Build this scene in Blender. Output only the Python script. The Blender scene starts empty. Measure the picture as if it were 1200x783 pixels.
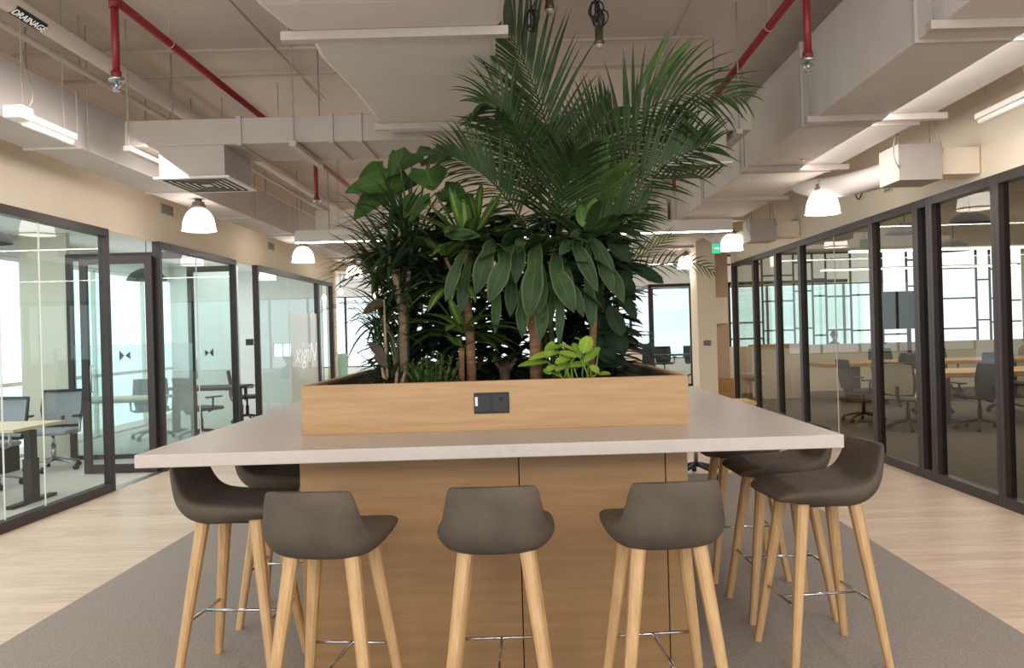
import bpy, bmesh, math, random
from mathutils import Vector, Matrix
R = random.Random(7)
sc = bpy.context.scene
C = sc.collection
V = Vector
PI = math.pi

# ------------------------------------------------------------------ camera
FOC, PX, PY, ROLL, H = 930.0, 622.0, 388.0, 0.028, 1.51
cd = bpy.data.cameras.new('camera')
cam = bpy.data.objects.new('camera', cd); C.objects.link(cam)
cd.sensor_fit = 'HORIZONTAL'; cd.sensor_width = 36.0
cd.lens = FOC / 1200 * 36.0
cd.shift_x = -(PX - 600) / 1200.0
cd.shift_y = -(391.5 - PY) / 1200.0
cd.clip_end = 300
cam.location = (0, 0, H)
cam.rotation_euler = (Matrix.Rotation(PI / 2, 4, 'X') @ Matrix.Rotation(-ROLL, 4, 'Z')).to_euler()
sc.camera = cam

def at(px, py, Y):
    """world point at depth Y metres that stands where the photo shows (px, py)"""
    rx, ry = px - PX, py - PY
    return V(((rx - ROLL * ry) * Y / FOC, Y, H - (ry + ROLL * rx) * Y / FOC))

# ------------------------------------------------------------------ materials
def lin(c):
    return tuple((x / 12.92 if x <= 0.04045 else ((x + 0.055) / 1.055) ** 2.4) for x in [v / 255 for v in c]) + (1,)

def mat(name, rgb, rough=0.6, metal=0.0, noise=0.0, nscale=20.0, stretch=(1, 1, 1), bump=0.0, spec=0.5, rgb2=None, detail=4.0, coat=0.0):
    m = bpy.data.materials.new(name); m.use_nodes = True
    nt = m.node_tree; b = nt.nodes['Principled BSDF']
    b.inputs['Roughness'].default_value = rough
    b.inputs['Metallic'].default_value = metal
    b.inputs['Specular IOR Level'].default_value = spec
    b.inputs['Coat Weight'].default_value = coat
    c = lin(rgb)
    tc = nt.nodes.new('ShaderNodeTexCoord'); mp = nt.nodes.new('ShaderNodeMapping')
    mp.inputs['Scale'].default_value = stretch
    nt.links.new(tc.outputs['Object'], mp.inputs['Vector'])
    nz = nt.nodes.new('ShaderNodeTexNoise'); nz.inputs['Scale'].default_value = nscale; nz.inputs['Detail'].default_value = detail
    nt.links.new(mp.outputs['Vector'], nz.inputs['Vector'])
    rp = nt.nodes.new('ShaderNodeValToRGB')
    if rgb2 is None:
        rp.color_ramp.elements[0].color = tuple(x * (1 - noise) for x in c[:3]) + (1,)
        rp.color_ramp.elements[1].color = tuple(min(1, x * (1 + noise)) for x in c[:3]) + (1,)
    else:
        rp.color_ramp.elements[0].color = c; rp.color_ramp.elements[1].color = lin(rgb2)
    rp.color_ramp.elements[0].position = 0.3; rp.color_ramp.elements[1].position = 0.7
    nt.links.new(nz.outputs['Fac'], rp.inputs['Fac'])
    nt.links.new(rp.outputs['Color'], b.inputs['Base Color'])
    if bump:
        bp = nt.nodes.new('ShaderNodeBump'); bp.inputs['Strength'].default_value = bump; bp.inputs['Distance'].default_value = 0.01
        nt.links.new(nz.outputs['Fac'], bp.inputs['Height']); nt.links.new(bp.outputs['Normal'], b.inputs['Normal'])
    return m

def emat(name, rgb, strength):
    m = mat(name, rgb, 0.4)
    b = m.node_tree.nodes['Principled BSDF']
    b.inputs['Emission Color'].default_value = lin(rgb); b.inputs['Emission Strength'].default_value = strength
    return m

def glass_mat(name, tint, film=0.0, filmcol=(225, 230, 226), base=0.06, grow=0.85):
    m = bpy.data.materials.new(name); m.use_nodes = True
    nt = m.node_tree; nt.nodes.clear()
    out = nt.nodes.new('ShaderNodeOutputMaterial')
    tr = nt.nodes.new('ShaderNodeBsdfTransparent'); tr.inputs['Color'].default_value = lin(tint)
    gl = nt.nodes.new('ShaderNodeBsdfGlossy'); gl.inputs['Roughness'].default_value = 0.0
    lw = nt.nodes.new('ShaderNodeLayerWeight'); lw.inputs['Blend'].default_value = 0.5
    pw = nt.nodes.new('ShaderNodeMath'); pw.operation = 'POWER'; pw.inputs[1].default_value = 5.0
    ma = nt.nodes.new('ShaderNodeMath'); ma.operation = 'MULTIPLY_ADD'; ma.inputs[1].default_value = grow; ma.inputs[2].default_value = base
    mx = nt.nodes.new('ShaderNodeMixShader')
    nt.links.new(lw.outputs['Facing'], pw.inputs[0]); nt.links.new(pw.outputs[0], ma.inputs[0]); nt.links.new(ma.outputs[0], mx.inputs['Fac'])
    src = tr.outputs[0]
    if film:
        df = nt.nodes.new('ShaderNodeBsdfDiffuse'); df.inputs['Color'].default_value = lin(filmcol)
        tl = nt.nodes.new('ShaderNodeBsdfTranslucent'); tl.inputs['Color'].default_value = lin(filmcol)
        m1 = nt.nodes.new('ShaderNodeMixShader'); m1.inputs['Fac'].default_value = 0.5
        nt.links.new(df.outputs[0], m1.inputs[1]); nt.links.new(tl.outputs[0], m1.inputs[2])
        m2 = nt.nodes.new('ShaderNodeMixShader'); m2.inputs['Fac'].default_value = film
        nt.links.new(tr.outputs[0], m2.inputs[1]); nt.links.new(m1.outputs[0], m2.inputs[2]); src = m2.outputs[0]
    nt.links.new(src, mx.inputs[1]); nt.links.new(gl.outputs[0], mx.inputs[2])
    nt.links.new(mx.outputs[0], out.inputs['Surface'])
    return m

def leaf_mat(name, rgb, rgb2, edge=None, rough=0.38, stripes=0.0):
    """green leaf: uv x runs across the blade, uv y along it"""
    m = mat(name, rgb, rough, noise=0, nscale=9, rgb2=rgb2, spec=0.2)
    nt = m.node_tree; b = nt.nodes['Principled BSDF']
    rp = [n for n in nt.nodes if n.type == 'VALTORGB'][0]
    col = rp.outputs['Color']
    uv = nt.nodes.new('ShaderNodeUVMap'); sx = nt.nodes.new('ShaderNodeSeparateXYZ'); nt.links.new(uv.outputs[0], sx.inputs[0])
    sb = nt.nodes.new('ShaderNodeMath'); sb.operation = 'SUBTRACT'; sb.inputs[1].default_value = 0.5
    ab = nt.nodes.new('ShaderNodeMath'); ab.operation = 'ABSOLUTE'
    nt.links.new(sx.outputs['X'], sb.inputs[0]); nt.links.new(sb.outputs[0], ab.inputs[0])
    if edge is not None:
        r2 = nt.nodes.new('ShaderNodeValToRGB')
        e = r2.color_ramp.elements
        if stripes:                       # a pale band down the middle of the blade
            e[0].position = stripes; e[0].color = (1, 1, 1, 1); e[1].position = stripes + 0.06; e[1].color = (0, 0, 0, 1)
        else:                             # a pale margin
            e[0].position = 0.40; e[0].color = (0, 0, 0, 1); e[1].position = 0.46; e[1].color = (1, 1, 1, 1)
        nt.links.new(ab.outputs[0], r2.inputs['Fac'])
        mx = nt.nodes.new('ShaderNodeMixRGB'); mx.inputs['Color2'].default_value = lin(edge)
        nt.links.new(r2.outputs['Color'], mx.inputs['Fac']); nt.links.new(col, mx.inputs['Color1']); col = mx.outputs['Color']
    # a lighter midrib
    r3 = nt.nodes.new('ShaderNodeValToRGB'); r3.color_ramp.elements[0].position = 0.0; r3.color_ramp.elements[0].color = (1, 1, 1, 1)
    r3.color_ramp.elements[1].position = 0.035; r3.color_ramp.elements[1].color = (0, 0, 0, 1)
    nt.links.new(ab.outputs[0], r3.inputs['Fac'])
    m3 = nt.nodes.new('ShaderNodeMixRGB'); m3.inputs['Color2'].default_value = lin(tuple(min(255, c * 1.15 + 6) for c in rgb2))
    nt.links.new(r3.outputs['Color'], m3.inputs['Fac']); nt.links.new(col, m3.inputs['Color1'])
    nt.links.new(m3.outputs['Color'], b.inputs['Base Color'])
    return m

def plank_floor(name):
    m = bpy.data.materials.new(name); m.use_nodes = True
    nt = m.node_tree; b = nt.nodes['Principled BSDF']; b.inputs['Roughness'].default_value = 0.42
    tc = nt.nodes.new('ShaderNodeTexCoord'); mp = nt.nodes.new('ShaderNodeMapping')
    nt.links.new(tc.outputs['Object'], mp.inputs['Vector'])
    br = nt.nodes.new('ShaderNodeTexBrick'); br.inputs['Scale'].default_value = 1.0
    br.inputs['Brick Width'].default_value = 1.25; br.inputs['Row Height'].default_value = 0.16; br.inputs['Mortar Size'].default_value = 0.0012
    br.inputs['Color1'].default_value = lin((228, 205, 185)); br.inputs['Color2'].default_value = lin((214, 189, 168)); br.inputs['Mortar'].default_value = lin((190, 165, 142))
    br.offset = 0.37
    nt.links.new(mp.outputs[0], br.inputs['Vector'])
    m2 = nt.nodes.new('ShaderNodeMapping'); m2.inputs['Scale'].default_value = (1.2, 16, 1); nt.links.new(tc.outputs['Object'], m2.inputs['Vector'])
    nz = nt.nodes.new('ShaderNodeTexNoise'); nz.inputs['Scale'].default_value = 2.2; nz.inputs['Detail'].default_value = 6; nt.links.new(m2.outputs[0], nz.inputs['Vector'])
    rp = nt.nodes.new('ShaderNodeValToRGB'); rp.color_ramp.elements[0].position = .35; rp.color_ramp.elements[0].color = (.80, .78, .76, 1); rp.color_ramp.elements[1].position = .65; rp.color_ramp.elements[1].color = (1.06, 1.06, 1.06, 1)
    nt.links.new(nz.outputs['Fac'], rp.inputs['Fac'])
    mx = nt.nodes.new('ShaderNodeMixRGB'); mx.blend_type = 'MULTIPLY'; mx.inputs['Fac'].default_value = 0.75
    nt.links.new(br.outputs['Color'], mx.inputs['Color1']); nt.links.new(rp.outputs['Color'], mx.inputs['Color2'])
    nt.links.new(mx.outputs[0], b.inputs['Base Color'])
    return m

M = {}
M['floor'] = plank_floor('light_oak_planks')
M['carpet'] = mat('grey_carpet', (160, 151, 145), 0.95, noise=0.40, nscale=190, bump=0.5, spec=0.1, detail=2)
M['room_carpet'] = mat('dark_room_carpet', (118, 110, 104), 0.95, noise=0.25, nscale=60, spec=0.1)
M['room_floor'] = mat('pale_room_floor', (206, 196, 188), 0.5, noise=0.08, nscale=4, stretch=(1, 10, 1))
M['ceiling'] = mat('ceiling_paint', (216, 206, 198), 0.9, noise=0.03, nscale=2)
M['wall'] = mat('cream_wall_paint', (244, 229, 208), 0.85, noise=0.02, nscale=3)
M['wall_white'] = mat('white_wall_paint', (228, 228, 224), 0.85, noise=0.02, nscale=3)
M['wall_tan'] = mat('tan_wall_paint', (196, 170, 142), 0.85, noise=0.03, nscale=3)
M['wall_greige'] = mat('greige_wall_paint', (206, 200, 184), 0.85, noise=0.03, nscale=3)
M['duct'] = mat('painted_duct', (214, 205, 198), 0.65, noise=0.04, nscale=3, bump=0.05)
M['duct_grey'] = mat('painted_duct_grey', (196, 188, 184), 0.65, noise=0.05, nscale=3, bump=0.08)
M['duct_cross'] = mat('painted_duct_cross', (186, 175, 168), 0.7, noise=0.04, nscale=3, bump=0.05)
M['steel'] = mat('painted_steel_strap', (190, 178, 168), 0.5, noise=0.04)
M['rod'] = mat('galvanised_rod', (176, 164, 154), 0.5, metal=0.2, noise=0.05)
M['dark_slot'] = mat('dark_slot', (40, 40, 42), 0.8, noise=0.1)
M['red'] = mat('red_pipe_paint', (134, 34, 42), 0.4, noise=0.08, nscale=12)
M['pipe'] = mat('painted_pipe', (200, 186, 174), 0.5, noise=0.04)
M['black'] = mat('black_plastic', (30, 29, 31), 0.45, noise=0.1)
M['frame'] = mat('dark_bronze_frame', (62, 53, 52), 0.42, metal=0.3, noise=0.08, nscale=6)
M['white_plastic'] = mat('white_plastic', (232, 226, 220), 0.45, noise=0.02)
M['chrome'] = mat('chrome', (205, 205, 208), 0.14, metal=1.0, noise=0.03)
M['alu'] = mat('polished_aluminium', (190, 190, 192), 0.28, metal=0.9, noise=0.04)
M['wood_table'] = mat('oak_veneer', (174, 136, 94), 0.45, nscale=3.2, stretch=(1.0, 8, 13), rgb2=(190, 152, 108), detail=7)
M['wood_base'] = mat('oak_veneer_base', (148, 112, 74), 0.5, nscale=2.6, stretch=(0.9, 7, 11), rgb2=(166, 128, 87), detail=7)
M['wood_side'] = mat('oak_veneer_side', (170, 124, 84), 0.5, nscale=2.6, stretch=(7, 0.9, 11), rgb2=(190, 146, 104), detail=7)
M['wood_leg'] = mat('oak_leg', (192, 150, 102), 0.42, nscale=5, stretch=(9, 9, 1), rgb2=(214, 174, 126), detail=6)
M['wood_dark'] = mat('planter_lining', (96, 74, 58), 0.8, noise=0.15, nscale=8)
M['live_wood'] = mat('live_edge_wood', (186, 138, 84), 0.5, nscale=3, stretch=(1, 7, 7), rgb2=(212, 166, 108))
M['desk_wood'] = mat('desk_wood', (206, 184, 156), 0.5, nscale=3, stretch=(1, 7, 7), rgb2=(222, 202, 176))
M['stone'] = mat('warm_white_quartz', (200, 188, 180), 0.36, noise=0.035, nscale=26, detail=8)
M['leather'] = mat('taupe_suede', (80, 70, 61), 0.75, nscale=7, rgb2=(100, 88, 77), detail=6, bump=0.05, spec=0.35)
M['seam'] = mat('panel_gap', (46, 32, 24), 0.9, noise=0.05)
M['soil'] = mat('potting_soil', (44, 32, 25), 0.95, noise=0.5, nscale=70, bump=1.0, spec=0.1)
M['shade'] = emat('glowing_ribbed_shade', (255, 246, 234), 9.0)
M['led'] = emat('led_diffuser', (255, 249, 240), 22.0)
M['led_cool'] = emat('led_diffuser_cool', (250, 252, 248), 6)
M['bulb'] = emat('warm_filament_bulb', (255, 214, 160), 9.0)
M['dead_bulb'] = mat('unlit_glass_bulb', (150, 138, 126), 0.1, noise=0.05, spec=0.8)
M['brass'] = mat('aged_brass_socket', (96, 84, 70), 0.4, metal=0.7, noise=0.15, nscale=40)
M['shade_grey'] = mat('heat_sink_grey', (128, 120, 114), 0.45, metal=0.5, noise=0.1)
M['glass_left'] = glass_mat('clear_glass', (232, 243, 240), base=0.05)
M['glass_right'] = glass_mat('grey_green_glass', (205, 206, 193), base=0.05, grow=0.7)
M['glass_far'] = glass_mat('far_clear_glass', (236, 244, 242), base=0.04)
M['frost'] = glass_mat('frosted_film', (225, 238, 236), film=0.38, filmcol=(214, 228, 226), base=0.03)
M['frost_warm'] = glass_mat('frosted_warm_film', (225, 222, 214), film=0.86, filmcol=(226, 214, 202), base=0.03)
M['decal_white'] = emat('glowing_white_vinyl', (250, 250, 248), 0.35)  # vinyl lettering given a weak glow of its own, though no lamp
M['decal_dark'] = mat('dark_vinyl', (58, 54, 52), 0.6, noise=0.05)
M['mesh_grey'] = mat('grey_mesh_fabric', (150, 152, 158), 0.9, noise=0.15, nscale=120)
M['seat_grey'] = mat('grey_seat_fabric', (146, 148, 156), 0.9, noise=0.12, nscale=90)
M['chair_dark'] = mat('dark_chair_fabric', (62, 60, 60), 0.85, noise=0.2, nscale=60)
M['chair_cream'] = mat('cream_chair_shell', (214, 202, 178), 0.6, noise=0.05)
M['mint'] = mat('mint_upholstery', (164, 204, 186), 0.85, noise=0.06, nscale=40)
M['slate'] = mat('slate_upholstery', (58, 72, 80), 0.85, noise=0.1, nscale=40)
M['cardboard'] = mat('cardboard', (190, 144, 92), 0.8, noise=0.08, nscale=12)
M['light_wood'] = mat('light_birch', (214, 176, 124), 0.5, nscale=3, stretch=(1, 8, 8), rgb2=(230, 196, 148))
M['green_sign'] = emat('green_sign', (60, 190, 150), 0.8)
M['sticker_red'] = mat('red_sticker', (184, 44, 52), 0.5, noise=0.04)
M['sticker_blue'] = mat('blue_sticker', (54, 66, 128), 0.5, noise=0.04)
M['skin'] = mat('skin', (206, 160, 132), 0.55, noise=0.05, nscale=20)
M['hair'] = mat('dark_hair', (40, 34, 32), 0.55, noise=0.3, nscale=60, stretch=(1, 1, 6))
M['shirt'] = mat('dark_shirt', (46, 48, 56), 0.85, noise=0.1)
M['trouser'] = mat('dark_trousers', (50, 50, 58), 0.85, noise=0.1)
M['bark'] = mat('pale_bark', (128, 104, 82), 0.85, nscale=9, stretch=(1, 1, 5), rgb2=(168, 142, 116), bump=0.5)
M['bark_brown'] = mat('brown_bark', (104, 74, 50), 0.85, nscale=12, stretch=(1, 1, 6), rgb2=(146, 108, 76), bump=0.6)
M['bark_dark'] = mat('dark_bark', (62, 44, 34), 0.9, nscale=12, stretch=(1, 1, 5), rgb2=(92, 66, 48), bump=0.6)
M['stalk'] = mat('green_stalk', (78, 92, 48), 0.6, noise=0.2, nscale=9)
M['palm'] = leaf_mat('palm_leaflets', (36, 54, 30), (62, 82, 44), rough=0.5)
M['palm_light'] = leaf_mat('young_palm_leaflets', (60, 86, 38), (90, 116, 54), rough=0.45)
M['philo'] = leaf_mat('heart_leaves', (44, 68, 32), (64, 90, 42), rough=0.5)
M['dragon'] = leaf_mat('dragon_tree_leaves', (36, 52, 32), (60, 78, 46), rough=0.45)
M['corn'] = leaf_mat('variegated_leaves', (56, 84, 38), (84, 112, 52), edge=(118, 138, 70), stripes=0.12, rough=0.4)
M['droop'] = leaf_mat('broad_leaves', (34, 54, 30), (54, 76, 42), edge=(78, 98, 56), rough=0.55)
M['rubber'] = leaf_mat('glossy_dark_leaves', (32, 48, 34), (50, 68, 46), rough=0.38)
M['lime'] = leaf_mat('lime_leaves', (112, 142, 48), (144, 170, 70), rough=0.45)
M['shrub'] = leaf_mat('small_shrub_leaves', (52, 76, 38), (92, 118, 58), rough=0.5)
M['ti'] = leaf_mat('maroon_leaves', (56, 46, 34), (74, 56, 42), rough=0.4)
M['facade'] = mat('pale_facade', (226, 236, 242), 0.8, noise=0.06, nscale=0.5)
M['glazing_band'] = mat('glazing_band', (232, 240, 245), 0.5, noise=0.05)
M['screen_black'] = mat('screen_black', (26, 26, 28), 0.3, noise=0.05)

# ------------------------------------------------------------------ mesh builder
class MB:
    def __init__(s): s.v = []; s.f = []; s.uv = []; s.smooth = []; s.mi = []
    def add(s, vs, fs, uvs=None, smooth=False, mi=0):
        b = len(s.v); s.v += [tuple(v) for v in vs]
        s.uv += list(uvs) if uvs else [(0, 0)] * len(vs)
        for f in fs: s.f.append(tuple(i + b for i in f)); s.smooth.append(smooth); s.mi.append(mi)
        return s
    def box(s, x0, y0, z0, x1, y1, z1, mi=0):
        x0, x1 = min(x0, x1), max(x0, x1); y0, y1 = min(y0, y1), max(y0, y1); z0, z1 = min(z0, z1), max(z0, z1)
        vs = [(x, y, z) for x in (x0, x1) for y in (y0, y1) for z in (z0, z1)]
        return s.add(vs, [(0, 1, 3, 2), (4, 6, 7, 5), (0, 4, 5, 1), (2, 3, 7, 6), (0, 2, 6, 4), (1, 5, 7, 3)], mi=mi)
    def quad(s, a, b, c, d, mi=0): return s.add([a, b, c, d], [(0, 1, 2, 3)], uvs=[(0, 0), (1, 0), (1, 1), (0, 1)], mi=mi)
    def tube(s, pts, rad, n=10, smooth=True, mi=0, square=False):
        pts = [V(p) for p in pts]
        rads = rad if isinstance(rad, (list, tuple)) else [rad] * len(pts)
        rings = []; prev = None
        for i, p in enumerate(pts):
            t = (pts[min(i + 1, len(pts) - 1)] - pts[max(i - 1, 0)]).normalized()
            if prev is None:
                a = V((0, 0, 1)) if abs(t.z) < 0.9 else V((1, 0, 0))
                u = t.cross(a).normalized()
            else:
                u = (prev - t * prev.dot(t)).normalized()
            prev = u; w = t.cross(u)
            rings.append([p + (u * math.cos(2 * PI * (k + .5) / n) + w * math.sin(2 * PI * (k + .5) / n)) * rads[i] for k in range(n)])
        vs = [v for r in rings for v in r]; fs = []
        for i in range(len(rings) - 1):
            for k in range(n):
                a = i * n + k; b = i * n + (k + 1) % n
                fs.append((a, b, b + n, a + n))
        s.add(vs, fs, smooth=smooth, mi=mi)
        b = len(s.v) - len(vs)
        s.f.append(tuple(b + k for k in reversed(range(n)))); s.smooth.append(False); s.mi.append(mi)
        s.f.append(tuple(b + (len(rings) - 1) * n + k for k in range(n))); s.smooth.append(False); s.mi.append(mi)
        return s
    def lathe(s, prof, n=24, c=(0, 0, 0), rib=0.0, smooth=True, mi=0):
        vs = []; fs = []
        for (r, z) in prof:
            for k in range(n):
                a = 2 * PI * k / n; rr = r * (1 + (rib if k % 2 else 0))
                vs.append((c[0] + rr * math.cos(a), c[1] + rr * math.sin(a), c[2] + z))
        for i in range(len(prof) - 1):
            for k in range(n):
                a = i * n + k; b = i * n + (k + 1) % n
                fs.append((a, b, b + n, a + n))
        return s.add(vs, fs, smooth=smooth, mi=mi)
    def build(s, name, m, parent=None, bevel=0.0, loc=None, seg=2):
        me = bpy.data.meshes.new(name); me.from_pydata(s.v, [], s.f)
        me.polygons.foreach_set('use_smooth', s.smooth)
        ms = m if isinstance(m, (list, tuple)) else [m]
        for x in ms: me.materials.append(M[x])
        if len(ms) > 1: me.polygons.foreach_set('material_index', s.mi)
        uvl = me.uv_layers.new(name='UVMap')
        for lp in me.loops: uvl.data[lp.index].uv = s.uv[lp.vertex_index]
        me.update()
        o = bpy.data.objects.new(name, me); C.objects.link(o)
        if parent: o.parent = parent
        if loc: o.location = loc
        if bevel:
            bv = o.modifiers.new('bevel', 'BEVEL'); bv.width = bevel; bv.segments = seg; bv.limit_method = 'ANGLE'
        return o

def tag(o, label, cat, group=None):
    o['label'] = label; o['category'] = cat
    if group: o['group'] = group
    return o
def thing(name, label, cat, loc=(0, 0, 0), rz=0.0, group=None):
    o = bpy.data.objects.new(name, None); C.objects.link(o); o.location = loc; o.rotation_euler = (0, 0, rz)
    o.empty_display_size = 0.1
    return tag(o, label, cat, group)
def struct(o): o['kind'] = 'structure'; return o
def sempty(name, loc=(0, 0, 0)):
    o = bpy.data.objects.new(name, None); C.objects.link(o); o.location = loc; o['kind'] = 'structure'; return o
def dup(root, loc, rz=0.0, label=None, group=None):
    r = root.copy(); C.objects.link(r); r.location = loc; r.rotation_euler = (0, 0, rz)
    if label: r['label'] = label
    if group: r['group'] = group
    for ch in list(root.children):
        c = ch.copy(); C.objects.link(c); c.parent = r
        for g in list(ch.children):
            d = g.copy(); C.objects.link(d); d.parent = c
    return r

# ------------------------------------------------------------------ the room shell
XL, XR, HD, CEIL = -4.32, 3.76, 2.67, 3.95
struct(MB().box(-7.6, -5, -0.2, 12, 30, 0).build('floor', 'floor'))
tag(MB().box(-2.71, -4.5, 0, 2.30, 8.1, 0.006).build('carpet', 'carpet'), 'wide grey loop carpet strip laid under the island table and bar stools', 'carpet')
struct(MB().box(3.9, 3.0, 0, 11, 17.55, 0.005).build('floor_meeting_room', 'room_carpet'))
struct(MB().box(-6.7, 3.0, 0, -4.40, 16.8, 0.005).build('floor_office', 'room_floor'))
struct(MB().box(-7.6, -5, CEIL, 12, 30, CEIL + 0.2).build('ceiling', 'ceiling'))
struct(MB().box(XL - 0.10, -5, HD, XL, 17.3, CEIL).build('wall_left', 'wall'))
struct(MB().box(XR, -5, HD - 0.02, XR + 0.10, 14.6, CEIL).build('wall_right', 'wall'))
struct(MB().box(XL - 0.12, 17.3, 0, XL + 0.06, 17.46, CEIL).build('wall_left_end', 'wall'))
# office rooms on the left
struct(MB().box(-6.62, 10.3, 0, -6.0, 10.38, CEIL).build('wall_office_back', 'wall_greige'))
struct(MB().box(-6.85, -2, HD, -6.75, 17, CEIL).build('wall_office_outer', 'wall_white'))
struct(MB().box(-6.75, 3.2, 2.95, -4.42, 16.9, 3.0).build('ceiling_office', 'wall_white'))
cw = MB().box(-6.75, 16.9, 0, -4.44, 17.0, 1.1).box(-6.75, 16.9, 1.4, -4.44, 17.0, CEIL).box(-6.75, 16.9, 1.1, -5.5, 17.0, 1.4).box(-5.1, 16.9, 1.1, -4.44, 17.0, 1.4)
struct(cw.build('wall_office_end', 'wall_white'))
struct(MB().box(-6.75, 14.9, 0, -5.5, 14.98, 2.95).build('wall_office_cross', 'wall_white'))
# outer office windows on the left
def mullion_wall(name, axis, fixed, a0, a1, z0, z1, step, w=0.05, rails=(), mt='frame', glass='glass_far'):
    root = sempty(name, (0, 0, 0))
    mb = MB(); n = max(1, round((a1 - a0) / step))
    def bar(u0, u1, za, zb):
        if axis == 'y': mb.box(fixed - w / 2, u0, za, fixed + w / 2, u1, zb)
        else: mb.box(u0, fixed - w / 2, za, u1, fixed + w / 2, zb)
    for i in range(n + 1):
        u = a0 + (a1 - a0) * i / n; bar(u - w / 2, u + w / 2, z0, z1)
    for z in (z0, z1) + tuple(rails): bar(a0, a1, z - w / 2, z + w / 2)
    mb.build('window_frame', mt, root)
    g = MB()
    if axis == 'y': g.quad((fixed, a0, z0), (fixed, a1, z0), (fixed, a1, z1), (fixed, a0, z1))
    else: g.quad((a0, fixed, z0), (a1, fixed, z0), (a1, fixed, z1), (a0, fixed, z1))
    g.build('window_pane', glass, root)
    return root
mullion_wall('window_1', 'y', -6.78, 3.0, 17.0, 0.05, HD - .03, 1.6, w=.05, rails=(1.0,), mt='white_plastic')
mullion_wall('window_2', 'x', 16.94, -5.5, -5.1, 1.1, 1.4, 0.2, w=.03, mt='white_plastic')
# far end of the floor
struct(MB().box(-7.6, 27, 0, 12, 27.15, 0.45).box(-7.6, 27, 2.85, 12, 27.15, CEIL).build('wall_far', 'wall_white'))
mullion_wall('window_3', 'x', 27.05, -7.6, 12, 0.45, 2.85, 1.35, w=.07)
struct(MB().box(-7.6, 17.6, 2.95, -2.0, 17.9, CEIL).build('trim_beam', 'wall'))
# right hand meeting room
struct(MB().box(XR + .1, 17.6, 0, 11, 17.75, 1.03).build('wall_meeting_low', 'wall'))
struct(MB().box(11, 2.5, 0, 11.1, 17.75, 3.2).build('wall_meeting_right', 'wall_greige'))
struct(MB().box(XR + .1, 3.0, 3.1, 11, 17.7, 3.16).build('ceiling_meeting', 'wall_greige'))
struct(MB().box(XR + .12, 2.9, 0, 11, 3.0, 3.2).build('wall_meeting_front', 'wall_greige'))
# column and niche at the end of the right glazing
struct(MB().box(3.08, 14.6, 0, 3.42, 15.2, CEIL).build('wall_column', 'wall'))
struct(MB().box(3.42, 15.2, 0, 3.80, 15.25, CEIL).build('wall_niche', 'wall_tan'))
struct(MB().box(3.43, 15.12, 1.55, 3.76, 15.2, 2.05).build('trim_niche_panel', 'wall'))
struct(MB().box(XR - .02, 14.6, 0, XR + .08, 14.72, CEIL).build('trim_jamb', 'wall'))

# ------------------------------------------------------------------ glazed partitions
WN = [10]
def bay(x, y0, y1, side, seams=(), glass='glass_left', bw=0.055, dep=0.09, ztop=HD):
    """one framed glass bay standing along the corridor at x"""
    WN[0] += 1
    root = sempty('window_%d' % WN[0], (x, y0, 0))
    mb = MB(); L = y1 - y0; d = dep / 2
    mb.box(-d, 0, 0, d, bw, ztop); mb.box(-d, L - bw, 0, d, L, ztop)
    mb.box(-d, bw, 0, d, L - bw, 0.09); mb.box(-d, bw, ztop - 0.08, d, L - bw, ztop)
    mb.build('window_frame', 'frame', root, bevel=0.003, seg=1)
    e = [bw] + [s - y0 for s in seams] + [L - bw]
    for i in range(len(e) - 1):
        g = 0.004
        MB().quad((0, e[i] + (g if i else 0), 0.09), (0, e[i + 1] - (g if i < len(e) - 2 else 0), 0.09), (0, e[i + 1] - (g if i < len(e) - 2 else 0), ztop - .08), (0, e[i] + (g if i else 0), ztop - .08)).build('window_pane', glass, root)
    for s_ in seams:
        MB().box(-.006, s_ - y0 - .004, .09, .006, s_ - y0 + .004, ztop - .08).build('pane_joint', 'white_plastic', root)
    return root
bay(XL, 3.0, 8.1, -1, (6.46, 7.0))
b2 = bay(XL, 9.2, 11.6, -1, (10.3,))
bay(XL, 12.5, 16.1, -1, (14.2,))
bay(XL, 16.1, 17.25, -1)
for (a, b, s_) in ((4.2, 6.32, ()), (6.32, 7.36, ()), (7.36, 7.63, ()), (7.63, 8.63, ()), (8.63, 10.93, (9.77,)), (10.93, 12.0, ()), (12.0, 13.2, ()), (13.2, 14.58, ())):
    bay(XR, a, b, 1, s_, 'glass_right', ztop=HD - .02)
# frosted films with the marks on them
fl = sempty('window_30', (0, 0, 0))
MB().quad((XL + .012, 14.22, 0.10), (XL + .012, 16.02, 0.10), (XL + .012, 16.02, 1.98), (XL + .012, 14.22, 1.98)).build('frosted_film', 'frost_warm', fl)
def text_obj(name, body, size, m, matrix, parent, shear=0.0, spacing=1.0):
    cu = bpy.data.curves.new(name, 'FONT'); cu.body = body; cu.size = size; cu.align_x = 'CENTER'; cu.align_y = 'CENTER'; cu.shear = shear
    cu.space_character = spacing; cu.extrude = 0.0008
    o = bpy.data.objects.new(name, cu); C.objects.link(o)
    dg = bpy.context.evaluated_depsgraph_get(); me = bpy.data.meshes.new_from_object(o.evaluated_get(dg))
    bpy.data.objects.remove(o)
    me.materials.clear(); me.materials.append(M[m])
    me.transform(matrix)
    o2 = bpy.data.objects.new(name, me); C.objects.link(o2)
    if parent: o2.parent = parent
    return o2
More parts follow.
